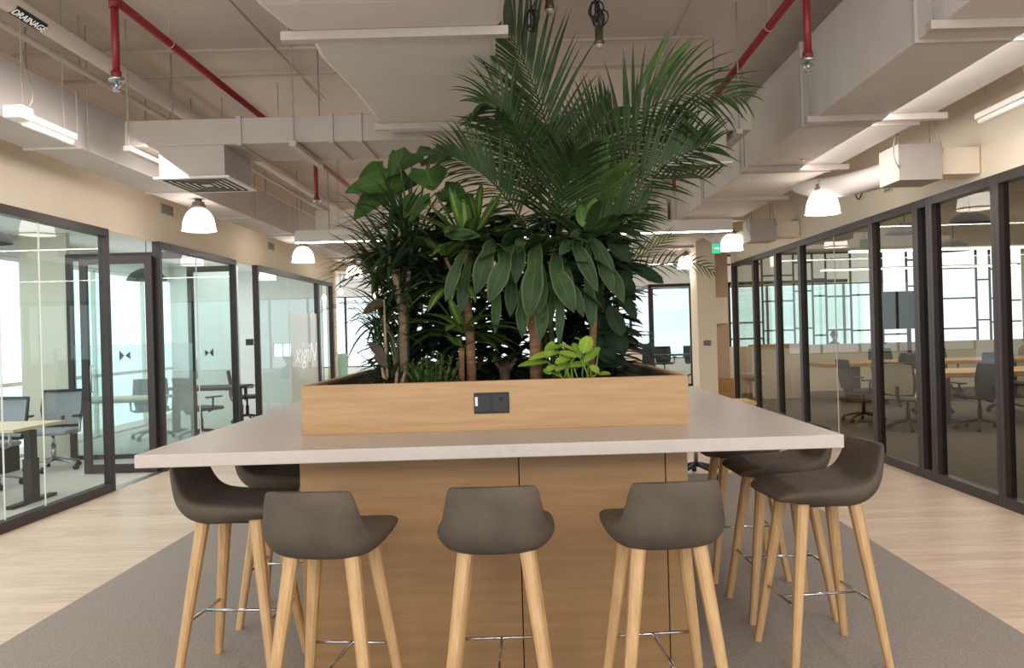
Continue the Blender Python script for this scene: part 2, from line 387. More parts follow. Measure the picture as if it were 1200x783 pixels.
# lettering runs along the pane; it is stuck on to be read from inside, so it shows mirrored here
def along_left(x, y, z): return Matrix(((0, 0, 1, x), (1, 0, 0, y), (0, 1, 0, z), (0, 0, 0, 1)))
text_obj('lettering', 'xigiN', 0.46, 'decal_white', along_left(XL + .02, 15.12, 1.2) @ Matrix.Diagonal((1.45, 1.15, 1, 1)), fl, shear=0.35)
sm = MB()
for k in range(11): sm.box(XL + .015, 14.85 + k * .075, 0.56 + .006 * (k % 3), XL + .018, 14.85 + k * .075 + .05, 0.585 + .01 * (k % 2))
sm.build('small_lettering', 'decal_white', fl)

# open door leaf, standing square to the corridor, and the glass cross partition behind it
def leaf_door(name, x0, x1, y, ztop=2.5):
    root = sempty(name, (x0, y, 0)); L = x1 - x0; w = 0.085
    mb = MB().box(0, -.022, 0.01, w, .022, ztop).box(L - w, -.022, .01, L, .022, ztop).box(w, -.022, .01, L - w, .022, .11).box(w, -.022, ztop - .085, L - w, .022, ztop)
    mb.build('door_frame', 'frame', root, bevel=.003, seg=1)
    MB().quad((w, 0, .11), (L - w, 0, .11), (L - w, 0, ztop - .085), (w, 0, ztop - .085)).build('door_pane', 'glass_left', root)
    hd = MB(); hd.tube([(.13, -.03, .95), (.13, -.06, .95), (.13, -.06, 1.25), (.13, -.03, 1.25)], .009)
    hd.build('door_handle', 'alu', root)
    return root
leaf_door('door_1', -5.18, -4.34, 9.15)
leaf_door('door_2', -5.05, -4.34, 11.72, 2.6)
struct(MB().box(XL - .04, 8.1, 0, XL + .04, 9.2, .004).build('trim_threshold', 'alu'))
pt = sempty('window_31', (0, 10.3, 0))
MB().box(-6.0, -.03, 0, -5.93, .03, HD).box(-5.93, -.03, HD - .09, -4.40, .03, HD).box(-5.93, -.03, 0, -4.40, .03, .06).build('window_frame', 'frame', pt)
MB().quad((-5.93, 0, 1.48), (-4.40, 0, 1.48), (-4.40, 0, HD - .09), (-5.93, 0, HD - .09)).build('window_pane', 'glass_left', pt)
MB().quad((-5.93, 0, .06), (-4.40, 0, .06), (-4.40, 0, 1.48), (-5.93, 0, 1.48)).build('frosted_film', 'frost', pt)
def bow(parent, c, s, plane, hk=1.0, m='decal_dark'):
    mb = MB()
    for sg in (-1, 1):
        h = s * hk * (.5 if sg < 0 else .36)
        a = [(sg * s * .06, 0), (sg * s * .62, -h), (sg * s * .62, h)]
        if plane == 'x': vs = [(c[0], c[1] - u, c[2] + w) for u, w in a]
        else: vs = [(c[0] + u, c[1], c[2] + w) for u, w in a]
        mb.add(vs, [(0, 1, 2)])
    return mb.build('bow_tie_decal', m, parent)
bow(pt, (-5.27, -.012, 1.34), .115, 'y', 1.2)
b2x = bow(b2, (.012, 1.42, 1.34), .22, 'x', .55)

# ------------------------------------------------------------------ island table and planter box
TX0, TX1, TY0, TY1, TZ = -1.64, 1.26, 3.24, 6.12, 1.05
BX0, BX1, BY0, BY1 = -1.09, 0.725, 3.72, 5.62
QX0, QX1, QY0, QY1 = -1.04, .665, 3.48, 5.86
isl = thing('island_table', 'big square island table with pale stone top on a wood veneer base', 'table', ((TX0 + TX1) / 2, (TY0 + TY1) / 2, 0), rz=0.008)
ox, oy = (TX0 + TX1) / 2, (TY0 + TY1) / 2
def ib(name, m, x0, y0, z0, x1, y1, z1, bev=.003): return MB().box(x0 - ox, y0 - oy, z0, x1 - ox, y1 - oy, z1).build(name, m, isl, bevel=bev)
ib('tabletop', 'stone', TX0, TY0, TZ - .055, TX1, TY1, TZ, .004)
g = .0025; T = .02
ib('base_core', 'seam', QX0 + T, QY0 + T, .006, QX1 - T, QY1 - T, TZ - .055, 0)
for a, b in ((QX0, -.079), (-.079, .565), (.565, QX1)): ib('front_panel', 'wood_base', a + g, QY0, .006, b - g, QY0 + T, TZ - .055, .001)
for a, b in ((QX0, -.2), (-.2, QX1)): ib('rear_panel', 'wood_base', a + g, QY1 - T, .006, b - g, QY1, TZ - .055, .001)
for x in (QX0, QX1 - T):
    for a, b in ((QY0 + T, 4.67), (4.67, QY1 - T)): ib('side_panel', 'wood_side', x, a + g, .006, x + T, b - g, TZ - .055, .001)

PZ = 1.282
pl = thing('planter_box', 'long oak veneer planter box on top of the island table, filled with plants', 'planter', ((BX0 + BX1) / 2, (BY0 + BY1) / 2, TZ), rz=0.008)
px_, py_ = (BX0 + BX1) / 2, (BY0 + BY1) / 2
def pb(name, m, x0, y0, z0, x1, y1, z1, bev=.002): return MB().box(x0 - px_, y0 - py_, z0 - TZ, x1 - px_, y1 - py_, z1 - TZ).build(name, m, pl, bevel=bev)
W = .04
fp = pb('front_panel', 'wood_table', BX0, BY0, TZ, BX1, BY0 + W, PZ)
pb('rear_panel', 'wood_table', BX0, BY1 - W, TZ, BX1, BY1, PZ)
for x in (BX0, BX1 - W): pb('side_panel', 'wood_side', x, BY0 + W, TZ, x + W, BY1 - W, PZ)
SOILZ = 1.19
pb('soil', 'soil', BX0 + W + .01, BY0 + W + .01, TZ + .01, BX1 - W - .01, BY1 - W - .01, SOILZ, 0)
lin_ = MB()
for (a, b, c, d) in ((BX0 + W, BY0 + W, BX1 - W, BY0 + W + .01), (BX0 + W, BY1 - W - .01, BX1 - W, BY1 - W), (BX0 + W, BY0 + W, BX0 + W + .01, BY1 - W), (BX1 - W - .01, BY0 + W, BX1 - W, BY1 - W)):
    lin_.box(a - px_, b - py_, .01, c - px_, d - py_, PZ - TZ - .012)
lin_.build('lining', 'wood_dark', pl)
# double socket plate on the planter front
s0, s1 = at(553.5, 485, BY0), at(595, 459.5, BY0)
sx, sz, sw, sh = (s0.x + s1.x) / 2 - px_, (s0.z + s1.z) / 2 - TZ, .165, .098
sp = MB().box(sx - sw / 2, BY0 - py_ - .008, sz - sh / 2, sx + sw / 2, BY0 - py_ + .001, sz + sh / 2).build('power_socket', 'black', pl, bevel=.003)
for k in (-1, 1):
    MB().box(sx + k * sw / 4 - .037, BY0 - py_ - .011, sz - .042, sx + k * sw / 4 + .037, BY0 - py_ - .007, sz + .042).build('socket_face', 'black', sp, bevel=.002)
MB().box(sx - sw / 2 + .006, BY0 - py_ - .0125, sz - .012, sx - sw / 2 + .018, BY0 - py_ - .0105, sz + .03).build('switch_rocker', 'white_plastic', sp)
MB().box(sx + .038, BY0 - py_ - .0125, sz + .012, sx + .052, BY0 - py_ - .0105, sz + .026).build('socket_hole', 'seam', sp)

# ------------------------------------------------------------------ bar stools
def stool_shell():
    """one piece upholstered shell: local +y is where the sitter looks; waisted between seat and low back"""
    prof = [(.238, .742, .160), (.228, .756, .186), (.17, .765, .208), (.08, .765, .219), (-.02, .761, .222), (-.10, .760, .219), (-.160, .770, .208),
            (-.203, .800, .195), (-.225, .846, .183), (-.238, .894, .173), (-.247, .935, .164), (-.252, .960, .156), (-.252, .966, .145)]
    CURL = (.002, .005, .009, .013, .017, .022, .028, .027, .020, .014, .012, .010, .008)
    top = []; bot = []
    NU = 12
    for i, (y, z, w) in enumerate(prof):
        a = prof[max(0, i - 1)]; b = prof[min(len(prof) - 1, i + 1)]
        t = V((0, b[0] - a[0], b[1] - a[1])).normalized(); n = V((0, t.z, -t.y))     # towards the sitter
        if n.z < 0 and i < 6: n = -n
        back = max(0.0, min(1.0, (i - 4) / 4))
        th = (.024, .036, .052, .068, .080, .086, .084, .068, .048, .038, .034, .030, .022)[i]
        if i in (0,): th = .018
        if i >= len(prof) - 2: th = .022
        rt = []; rb = []
        for k in range(NU + 1):
            u = -1 + 2 * k / NU
            e = abs(u)
            curl = (e ** 2.3) * CURL[i]                # edges lift towards the sitter
            p = V((u * w, y, z)) + n * curl
            sq = max(.34, math.sqrt(max(0, 1 - e ** 7)))
            rt.append(p + n * (th * .35 * sq)); rb.append(p - n * (th * .8 * sq + .004))
        top.append(rt); bot.append(rb)
    mb = MB(); nr = len(prof); nc = NU + 1
    vs = [v for r in top for v in r] + [v for r in bot for v in r]; fs = []
    o2 = nr * nc
    for i in range(nr - 1):
        for k in range(NU):
            a = i * nc + k
            fs.append((a, a + nc, a + nc + 1, a + 1)); fs.append((o2 + a, o2 + a + 1, o2 + a + nc + 1, o2 + a + nc))
    for i in range(nr - 1):
        for k in (0, NU):
            a = i * nc + k; q = (a, o2 + a, o2 + a + nc, a + nc); fs.append(q if k == 0 else tuple(reversed(q)))
    for k in range(NU):
        a = k; fs.append((a, a + 1, o2 + a + 1, o2 + a)); a = (nr - 1) * nc + k; fs.append((a, o2 + a, o2 + a + 1, a + 1))
    mb.add(vs, fs, smooth=True)
    return mb
def make_stool():
    t = thing('bar_stool', 'x', 'bar stool', (0, 0, 0))
    o = stool_shell().build('seat_shell', 'leather', t)
    sb = o.modifiers.new('sub', 'SUBSURF'); sb.levels = 1; sb.render_levels = 2
    MB().box(-.085, -.10, .688, .085, .07, .71).build('seat_plate', 'black', t, bevel=.004)
    feet = {}
    for sx in (-1, 1):
        for sy in (-1, 1):
            tp = V((sx * .112, sy * .118 - .01, .716)); ft = V((sx * .203, sy * .215 - .01, .0)); feet[(sx, sy)] = (tp, ft)
            mb = MB(); n = 12; rings = []
            for q in range(7):
                f = q / 6; p = tp.lerp(ft, f); r = .027 - .0105 * f
                # rounded square section
                rg = []
                for k in range(n):
                    a = 2 * PI * k / n; c, s_ = math.cos(a), math.sin(a)
                    e = 1 / ((abs(c) ** 4 + abs(s_) ** 4) ** .25)
                    rg.append((p.x + c * e * r, p.y + s_ * e * r, p.z))
                rings.append(rg)
            vs = [v for r_ in rings for v in r_]; fs = []
            for i in range(6):
                for k in range(n):
                    a = i * n + k; b = i * n + (k + 1) % n; fs.append((a, a + n, b + n, b))
            fs.append(tuple(range(n))); fs.append(tuple(6 * n + k for k in reversed(range(n))))
            mb.add(vs, fs, smooth=False); mb.build('leg', 'wood_leg', t)
    def on(k, z): a, b = feet[k]; return a.lerp(b, (a.z - z) / (a.z - b.z))
    mb = MB(); z = .275
    f1, f2, r1, r2 = on((-1, 1), z), on((1, 1), z), on((-1, -1), z), on((1, -1), z)
    mb.tube([f1, f2], .0065); mb.tube([r1, r2], .0065); mb.tube([(f1 + f2) / 2, (r1 + r2) / 2], .0065)
    mb.build('footrest', 'chrome', t)
    return t
st0 = make_stool()
GS = 'bar stools around the island table'
def stool(x, y, rz, label, first=[True]):
    if first[0]:
        first[0] = False; st0.location = (x, y, 0.006); st0.rotation_euler = (0, 0, rz); st0['label'] = label; st0['group'] = GS; return st0
    return dup(st0, (x, y, 0.006), rz, label, GS)
stool(-.77, 3.02, -.10, 'taupe bar stool at the left of the three pulled out along the near table edge')
stool(-.15, 3.02, 0.0, 'taupe bar stool in the middle of the near table edge, below the power socket')
stool(.47, 3.02, .08, 'taupe bar stool at the right of the three pulled out along the near table edge')
stool(1.265, 3.60, PI / 2 + .10, 'nearest taupe bar stool on the right side of the island table, beyond the table corner')
stool(1.27, 4.20, PI / 2 + .04, 'second taupe bar stool along the right side, behind the nearest one')
stool(1.24, 4.84, PI / 2, 'third taupe bar stool along the right side, its back hidden under the tabletop')
stool(-1.33, 3.60, -PI / 2 - .06, 'nearest taupe bar stool on the left side, its back rising behind the tabletop corner')
stool(-1.33, 4.32, -PI / 2, 'second taupe bar stool along the left side of the island table')
stool(-1.33, 5.05, -PI / 2, 'farthest taupe bar stool on the left side, mostly hidden behind the second')

# ------------------------------------------------------------------ plants
def blade(mb, p0, d0, L, w, droop=0.5, n=6, shape='lance', fold=.12, ref=None, side=None, wave=0.0):
    p = V(p0); d = V(d0).normalized()
    if ref is None: ref = V((0, 0, 1))
    rows = []
    for i in range(n + 1):
        t = i / n
        if side is not None: s_ = (V(side) - d * V(side).dot(d)).normalized()
        else:
            s_ = d.cross(ref)
            s_ = s_.normalized() if s_.length > .05 else V((1, 0, 0))
        nm = s_.cross(d)
        if shape == 'lance': ww = w * (math.sin(PI * min(1, t * .93 + .07)) ** .75) if t < 1 else 0
        elif shape == 'grass': ww = w * min(1, .45 + t * 4) * (1 - t) ** .55
        elif shape == 'palm': ww = w * min(1, .35 + t * 3) * (1 - t ** 2.2)
        elif shape == 'ellip': ww = w * (max(0, 1 - (2 * t - 1) ** 2) ** .62)
        elif shape == 'heart': ww = w * (max(0, 1 - t) ** .8) * min(1, .55 + 3.2 * t) * (1.32 - .25 * (1 - t))
        ww *= .5
        c = p - nm * fold * ww
        if wave: c = c + nm * math.sin(t * 9 + p0[0] * 40) * wave
        back = d * (-.16 * L) if (shape == 'heart' and i == 0) else V((0, 0, 0))
        rows.append((p - s_ * ww + back, c, p + s_ * ww + back))
        p = p + d * (L / n)
        d = (d + V((0, 0, -1)) * (droop / n)).normalized()
    vs = [v for r in rows for v in r]; uv = []
    for i in range(n + 1): uv += [(0, i / n), (.5, i / n), (1, i / n)]
    fs = []
    for i in range(n):
        a = i * 3
        fs += [(a, a + 1, a + 4, a + 3), (a + 1, a + 2, a + 5, a + 4)]
    mb.add(vs, fs, uv, smooth=True)
    return p

def bez(p0, p1, p2, p3, n):
    out = []
    for i in range(n + 1):
        t = i / n; u = 1 - t
        out.append(p0 * u ** 3 + p1 * 3 * u * u * t + p2 * 3 * u * t * t + p3 * t ** 3)
    return out

def frond(parent, pts, m='palm', llen=.34, nl=30, wid=.019, rad=.008, start=.28, tiltn=(0, -1, .25), droop=.5, fwd=.9, loc=V((0, 0, 0))):
    """one feather frond: a rachis with two rows of leaflets"""
    P = bez(*[V(p) - loc for p in pts], 40)
    mb = MB(); mb.tube(P[::2], [rad * (1 - .8 * i / 20) for i in range(21)], n=6)
    o = mb.build('frond', [m], parent)
    lf = MB(); tn = V(tiltn).normalized()
    for side in (-1, 1):
        for k in range(nl):
            t = start + (1 - start) * (k + .5 * (side > 0)) / nl
            x = min(39.999, t * 40); i = int(x); p = P[i].lerp(P[i + 1], x - i)
            tg = (P[min(40, i + 1)] - P[max(0, i - 1)]).normalized()
            s_ = tg.cross(tn).normalized() * side
            q = (t - start) / (1 - start)
            L = llen * (.45 + .75 * math.sin(PI * min(1, q * .8 + .14))) * R.uniform(.88, 1.1)
            if q > .9: L *= .75
            f = fwd * (.75 + .9 * q)
            d = s_ + tg * f + tn * R.uniform(.05, .35) + V((R.uniform(-.08, .08), R.uniform(-.08, .08), R.uniform(-.05, .05)))
            blade(lf, p, d, L, wid * R.uniform(.85, 1.15), droop=droop * R.uniform(.6, 1.3), n=5, shape='palm', fold=.25, side=tg.cross(d) if False else None, ref=tn + V((.01, 0, .3)))
    lf.build('leaflets', m, o)
    return o

# --- the big palm
pb0 = V((.10, 4.62, SOILZ))
palm = thing('areca_palm', 'tall dark green feather palm rising from the middle of the planter to the ceiling', 'plant', pb0)
def L0(px, py, Y): return at(px, py, Y)
st = MB()
for dx, dy, tx in ((-.05, .0, 632), (.03, -.04, 645), (.06, .05, 655), (-.01, .06, 640)):
    tp = at(tx, 285, 4.62 + dy)
    st.tube([V((dx, dy, 0)), (V((dx, dy, 0)) + (tp - pb0)) / 2 + V((R.uniform(-.02, .02), 0, 0)), tp - pb0], [.020, .017, .012], n=8)
st.build('stem', 'stalk', palm)
F = [  # path, material, leaflet length, count per side, facing, droop, forward lean
    ([(652, 300, 4.62), (662, 190, 4.6), (632, 90, 4.5), (580, 12, 4.4)], 'palm', .46, 34, (.1, -1, .15), .25, 1.25),
    ([(643, 300, 4.6), (630, 190, 4.5), (604, 112, 4.4), (562, 122, 4.3)], 'palm', .30, 27, (-.2, -1, .5), .9, .8),
    ([(634, 310, 4.6), (605, 235, 4.45), (570, 195, 4.3), (524, 182, 4.2)], 'palm', .27, 27, (-.2, -1, .6), .7, .9),
    ([(658, 300, 4.6), (700, 175, 4.5), (752, 82, 4.35), (870, 116, 4.2)], 'palm', .36, 30, (.2, -1, .5), 1.0, .75),
    ([(660, 300, 4.62), (700, 215, 4.5), (745, 150, 4.4), (806, 144, 4.3)], 'palm', .34, 26, (.2, -1, .3), .8, .7),
    ([(664, 305, 4.6), (712, 250, 4.45), (765, 185, 4.3), (838, 168, 4.2)], 'palm', .30, 28, (.2, -1, .5), .6, .9),
    ([(640, 300, 4.7), (625, 225, 4.75), (598, 165, 4.8), (580, 140, 4.9)], 'palm', .32, 24, (.1, -1, .1), .4, .9),
    ([(650, 310, 4.5), (652, 250, 4.4), (668, 200, 4.2), (676, 176, 4.05)], 'palm', .34, 22, (.1, -1, .1), .5, 1.2),
    ([(648, 305, 4.7), (668, 220, 4.85), (690, 160, 5.0), (718, 128, 5.1)], 'palm', .38, 26, (0, -1, .1), .4, 1.0),
    ([(645, 310, 4.75), (640, 250, 4.9), (648, 190, 5.0), (642, 150, 5.1)], 'palm', .36, 24, (0, -1, .1), .3, 1.0),
    ([(662, 330, 4.5), (690, 285, 4.4), (725, 265, 4.25), (758, 240, 4.2)], 'palm', .24, 22, (.1, -1, .4), .6, .9),
    ([(668, 350, 4.55), (712, 330, 4.5), (748, 300, 4.45), (788, 276, 4.4)], 'palm_light', .13, 14, (.1, -1, .4), .3, 1.3),
    ([(668, 355, 4.7), (730, 330, 4.75), (790, 285, 4.8), (838, 320, 4.8)], 'palm', .12, 18, (.1, -1, .5), .7, .8),
    ([(672, 300, 4.5), (684, 262, 4.4), (700, 230, 4.35), (712, 205, 4.3)], 'palm_light', .28, 16, (0, -1, .2), .1, 1.8),
]
for pts, m_, ll, nl, tn, dr, fw in F:
    frond(palm, [at(*p) for p in pts], m_, ll, nl, .023 if m_ == 'palm' and ll > .2 else (.010 if ll < .2 else .022), tiltn=tn, droop=dr, fwd=fw, loc=pb0)
sp_ = MB()   # two unopened spear leaves at the upper right
for a, b in (((742, 118), (786, 36)), ((772, 92), (813, 42)), ((758, 110), (800, 60))):
    p, q = at(a[0], a[1], 4.38), at(b[0], b[1], 4.34)
    blade(sp_, p - pb0, q - p, (q - p).length, .045, droop=.02, n=6, shape='lance', fold=.5, ref=V((.3, -1, .2)))
sp_.build('spear_leaves', 'palm_light', palm)

# --- heart leaved climber (upper left)
hb = V((-.72, 4.38, SOILZ))
hp = thing('philodendron', 'tall climber with broad bright green heart leaves at the upper left of the planting', 'plant', hb)
lf = MB(); sk = MB()
HL = [(449, 196, 426, 212, .10), (482, 179, 461, 205, .155), (503, 182, 526, 190, .15), (508, 176, 492, 186, .1), (500, 198, 506, 222, .165), (452, 212, 412, 226, .12), (447, 224, 420, 255, .12),
      (478, 206, 458, 232, .13), (462, 204, 452, 240, .11), (520, 222, 545, 240, .12), (545, 226, 528, 250, .11), (490, 230, 478, 262, .13), (465, 178, 462, 204, .06)]
for bx, by, tx, ty, w in HL:
    Y = R.uniform(4.2, 4.5); a = at(bx, by, Y) - hb; b = at(tx, ty, Y - R.uniform(.0, .12)) - hb
    d = b - a
    blade(lf, a, d + V((0, -.02, .03)), d.length * 1.2, w * 1.42, droop=.3, n=12, shape='heart', fold=.10, ref=V((R.uniform(-.2, .2), -1, .55)))
    root_ = at(R.uniform(478, 490), 300, 4.38) - hb
    sk.tube(bez(root_, root_ + V((0, 0, .2)), a + V((0, .05, .02)), a, 8), [.006] * 5 + [.005] * 4, n=6)
for k in range(3):
    sk.tube([V((.03 * k - .03, 0, 0)), V((.02 * k, .01, .4)), at(478 + 5 * k, 300, 4.38) - hb], [.014, .012, .01], n=7)
sk.build('stem', 'stalk', hp); lf.build('foliage', 'philo', hp)

# --- dragon tree (left): pale cane with spiky heads
def spiky_head(mb, c, n, L, w, droop, spread=1.0, lo=-.35, hi=1.0):
    for k in range(n):
        a = R.uniform(0, 2 * PI); e = R.uniform(lo, hi)
        d = V((math.cos(a) * spread, math.sin(a) * spread, e + .15))
        blade(mb, V(c) + V((math.cos(a), math.sin(a), 0)) * .012 + V((0, 0, R.uniform(-.1, .06))), d, L * R.uniform(.7, 1.12), w, droop=droop * R.uniform(.5, 1.4), n=6, shape='grass', fold=.25)
db = V((at(474, 440, 4.15).x, 4.15, SOILZ))
dt = thing('dragon_tree', 'dragon tree with pale forked canes and spiky dark leaves, left in the planter', 'plant', db)
cn = MB()
j1, j2 = at(472, 372, 4.15) - db, at(466, 335, 4.15) - db
h1, h2, h3 = at(455, 300, 4.1) - db, at(480, 305, 4.2) - db, at(470, 262, 4.25) - db
cn.tube([V((0, 0, 0)), j1, j2, h1], [.020, .022, .018, .012], n=8)
cn.tube([j1, at(478, 335, 4.18) - db, h2], [.014, .013, .011], n=8)
cn.tube([j2, at(466, 300, 4.2) - db, h3], [.013, .012, .010], n=8)
cn.tube([V((-.03, .03, 0)), at(460, 400, 4.17) - db, at(447, 372, 4.1) - db], [.013, .012, .010], n=8)
cn.build('cane', 'bark', dt)
for c, n, L, d_ in ((h1, 90, .38, .7), (h2, 84, .38, .7), (h3, 80, .36, .6), (at(447, 368, 4.1) - db, 60, .34, 1.2), (at(470, 345, 4.2) - db, 60, .32, .9), (at(440, 318, 4.15) - db, 56, .32, 1.0), (at(492, 320, 4.3) - db, 60, .34, .9)):
    mb = MB(); spiky_head(mb, c, n, L, .024, d_); mb.build('leaf_head', 'dragon', dt)

# --- arching grassy plant at the left corner
ab_ = V((at(452, 440, 4.0).x, 4.02, SOILZ))
ag = thing('spider_plant', 'thin arching grass-like plant leaning over the left wall of the planter', 'plant', ab_)
mb = MB()
for k in range(44):
    tx, ty = R.uniform(388, 440), R.uniform(330, 425); Y = 4.0 + R.uniform(-.2, .3)
    e = at(tx, ty, Y) - ab_; s_ = V((R.uniform(-.02, .03), R.uniform(-.02, .02), R.uniform(.12, .3)))
    d = V((e.x - s_.x, e.y - s_.y, max(.05, e.z - s_.z + .22)))
    blade(mb, s_, d, (e - s_).length * 1.12, .010, droop=1.5, n=8, shape='grass', fold=.2)
for k in range(26):
    a = R.uniform(0, 6.28); blade(mb, V((0, 0, R.uniform(0, .12))), V((math.cos(a) * .7, math.sin(a) * .7, 1)), R.uniform(.14, .3), .016, droop=.9, n=5, shape='grass')
mb.tube([V((0, 0, -.0)), V((0.01, 0, .2)), V((0, 0, .32))], [.012, .010, .006], n=7)
mb.build('foliage', 'dragon', ag)
# --- maroon ti plant
tb = V((at(459, 440, 3.92).x, 3.92, SOILZ))
ti = thing('cordyline', 'small plant with maroon-edged pointed leaves at the near left corner of the planter', 'plant', tb)
mb = MB()
for bx, by, tx, ty, w in ((452, 420, 432, 403, .05), (450, 352, 428, 368, .055), (455, 430, 438, 420, .04)):
    a, b = at(bx, by, 3.92) - tb, at(tx, ty, 3.9) - tb
    blade(mb, a, b - a + V((0, 0, .02)), (b - a).length * 1.1, w, droop=.3, shape='lance', ref=V((0, -1, .4)))
mb.build('foliage', 'ti', ti)
mb = MB()
for k in range(7):
    a = R.uniform(0, 6.28); mb2 = blade(mb, V((0, 0, R.uniform(.02, .12))), V((math.cos(a), math.sin(a), R.uniform(.5, 1.4))), R.uniform(.1, .2), .035, droop=.8, shape='lance')
mb.build('lower_foliage', 'dragon', ti)
mb = MB()
for dx in (-.02, .012, .03): mb.tube([V((dx, 0, 0)), V((dx * 1.6, 0, .07)), V((dx * 2.4, .01, .16))], [.012, .010, .007], n=7)
mb.tube([V((-.02, .02, 0)), V((-.03, .03, .2)), at(450, 352, 3.92) - tb], [.010, .008, .005], n=7)
mb.build('stem', 'bark', ti)

# --- broad strap-leaved canes
def rosette(parent, c, leaves, m, up=.0):
    mb = MB()
    for (tx, ty, tz, L, w, dr) in leaves:
        blade(mb, V(c) + V((tx, ty, 0)) * .02, V((tx, ty, tz)), L, w, droop=dr, n=8, shape='lance', fold=.22, wave=.004)
    return mb.build('leaf_rosette', m, parent)
def rnd_leaves(n, L, w, e0, e1, dr, a0=0, a1=2 * PI):
    out = []
    for k in range(n):
        a = a0 + (a1 - a0) * (k + R.uniform(-.3, .3)) / n; e = R.uniform(e0, e1)
        out.append((math.cos(a), math.sin(a), e, L * R.uniform(.8, 1.15), w * R.uniform(.85, 1.15), dr * R.uniform(.7, 1.3)))
    return out
# variegated corn plant, centre left
cb = V((at(553, 440, 4.05).x, 4.05, SOILZ))
cp = thing('corn_plant', 'dracaena cane with yellow striped leaf rosettes left of the middle of the planter', 'plant', cb)
c1, c2, c3 = at(548, 285, 4.1) - cb, at(543, 388, 4.0) - cb, at(535, 335, 4.1) - cb
mb = MB(); mb.tube([V((0, 0, 0)), c2 + V((.03, .03, 0)), c3 + V((.05, 0, 0)), c1], [.026, .024, .018, .012], n=10); mb.build('cane', 'bark_brown', cp)
mb = MB(); mb.tube([c3 + V((.03, 0, -.05)), at(522, 302, 4.1) - cb], [.012, .009], n=7); mb.tube([c3 + V((.04, 0, -.02)), at(578, 282, 4.15) - cb], [.012, .009], n=7); mb.tube([c3 + V((.04, 0, 0)), at(560, 264, 4.2) - cb], [.012, .009], n=7); mb.build('branch', 'bark_brown', cp)
mb = MB(); mb.tube([V((-.055, -.01, 0)), at(541, 408, 4.02) - cb], [.017, .015], n=9); mb.build('cane', 'bark_brown', cp)
rosette(cp, c1, rnd_leaves(15, .36, .062, -.1, .8, .9) + rnd_leaves(9, .31, .060, 1.0, 3.0, .3), 'corn')
rosette(cp, at(560, 262, 4.2) - cb, rnd_leaves(10, .3, .045, .2, 1.5, .9), 'corn')
rosette(cp, at(522, 300, 4.1) - cb, rnd_leaves(12, .28, .05, -.1, 1.0, .9), 'corn')
rosette(cp, at(578, 280, 4.15) - cb, rnd_leaves(12, .28, .045, 0, 1.4, .9), 'corn')
rosette(cp, c3, rnd_leaves(16, .34, .055, -.2, .8, 1.0), 'corn')
rosette(cp, c2, rnd_leaves(18, .34, .058, -.1, .7, .8) + rnd_leaves(4, .22, .05, 1.0, 2.0, .3), 'corn')
rosette(cp, at(541, 405, 4.02) - cb, rnd_leaves(8, .2, .035, .2, 1, .9), 'corn')
# big drooping dracaena, centre
eb = V((at(628, 440, 3.98).x, 3.98, SOILZ))
ep = thing('broad_leaf_dracaena', 'dracaena on a thick brown cane with broad drooping strap leaves at the centre', 'plant', eb)
mb = MB(); e1 = at(628, 300, 4.05) - eb; e2 = at(588, 298, 4.05) - eb
mb.tube([V((0, 0, 0)), at(627, 395, 3.98) - eb, e1], [.030, .029, .022], n=10); mb.build('cane', 'bark_brown', ep)
def hang_leaves(org, c, leaves):
    """strap leaves that leave the crown c on a narrow stalk, arch over and hang to a tip"""
    out = MB(); c = V(c)
    for (bx, by, tx, ty, Y, w) in leaves:
        b = at(bx, by, Y + .03) - org; e = at(tx, ty, Y) - org
        c0 = c + V((R.uniform(-.02, .02), R.uniform(-.02, .02), R.uniform(-.03, .03)))
        arch = V((0, -.02, R.uniform(.03, .09)))
        m1 = c0.lerp(b, .6) + arch
        P = bez(c0, c0.lerp(m1, .7) + arch * .4, m1 * .4 + b * .6 + arch * .5, b, 6)[:-1] + bez(b, b.lerp(e, .33) + V((0, -.015, .012)), b.lerp(e, .7) + V((0, -.012, .006)), e, 9)
        n = len(P) - 1; vs = []; uv = []; fs = []; face = V((R.uniform(-.35, .35), -1, R.uniform(.1, .5))).normalized()
        for i, p in enumerate(P):
            tg = (P[min(n, i + 1)] - P[max(0, i - 1)]).normalized()
            s_ = tg.cross(face); s_ = s_.normalized() if s_.length > .05 else V((1, 0, 0))
            if i <= 5: ww = w * (.22 + .075 * i)
            else: q = (i - 6) / 9; ww = .86 * w * (min(1, .66 + 1.0 * q) * max(0, 1 - max(0, (q - .35) / .65) ** 2.0)) if i < n else 0
            ww *= .5; nm = s_.cross(tg)
            if nm.y > 0: nm = -nm
            vs += [p - s_ * ww, p - nm * .12 * ww, p + s_ * ww]; uv += [(0, i / n), (.5, i / n), (1, i / n)]
            if i: k = 3 * (i - 1); fs += [(k, k + 1, k + 4, k + 3), (k + 1, k + 2, k + 5, k + 4)]
        out.add(vs, fs, uv, smooth=True)
    return out
hang_leaves(eb, at(626, 292, 4.05) - eb, [(627, 312, 619, 375, 3.74, .13), (636, 330, 631, 370, 3.82, .08), (609, 288, 604, 333, 3.86, .09), (612, 355, 612, 397, 3.80, .075), (636, 358, 633, 400, 3.82, .08), (600, 330, 598, 372, 3.92, .08)]).build('leaf_rosette', 'droop', ep)
hang_leaves(eb, at(650, 298, 4.05) - eb, [(652, 318, 673, 367, 3.76, .12), (657, 352, 655, 405, 3.80, .055), (668, 335, 684, 372, 3.92, .08), (646, 345, 642, 385, 3.9, .07)]).build('leaf_rosette', 'droop', ep)
hang_leaves(eb, e2, [(572, 296, 558, 345, 3.80, .11), (592, 308, 573, 355, 3.76, .11), (583, 345, 580, 392, 3.9, .06), (596, 300, 606, 335, 3.95, .08)]).build('leaf_rosette', 'droop', ep)
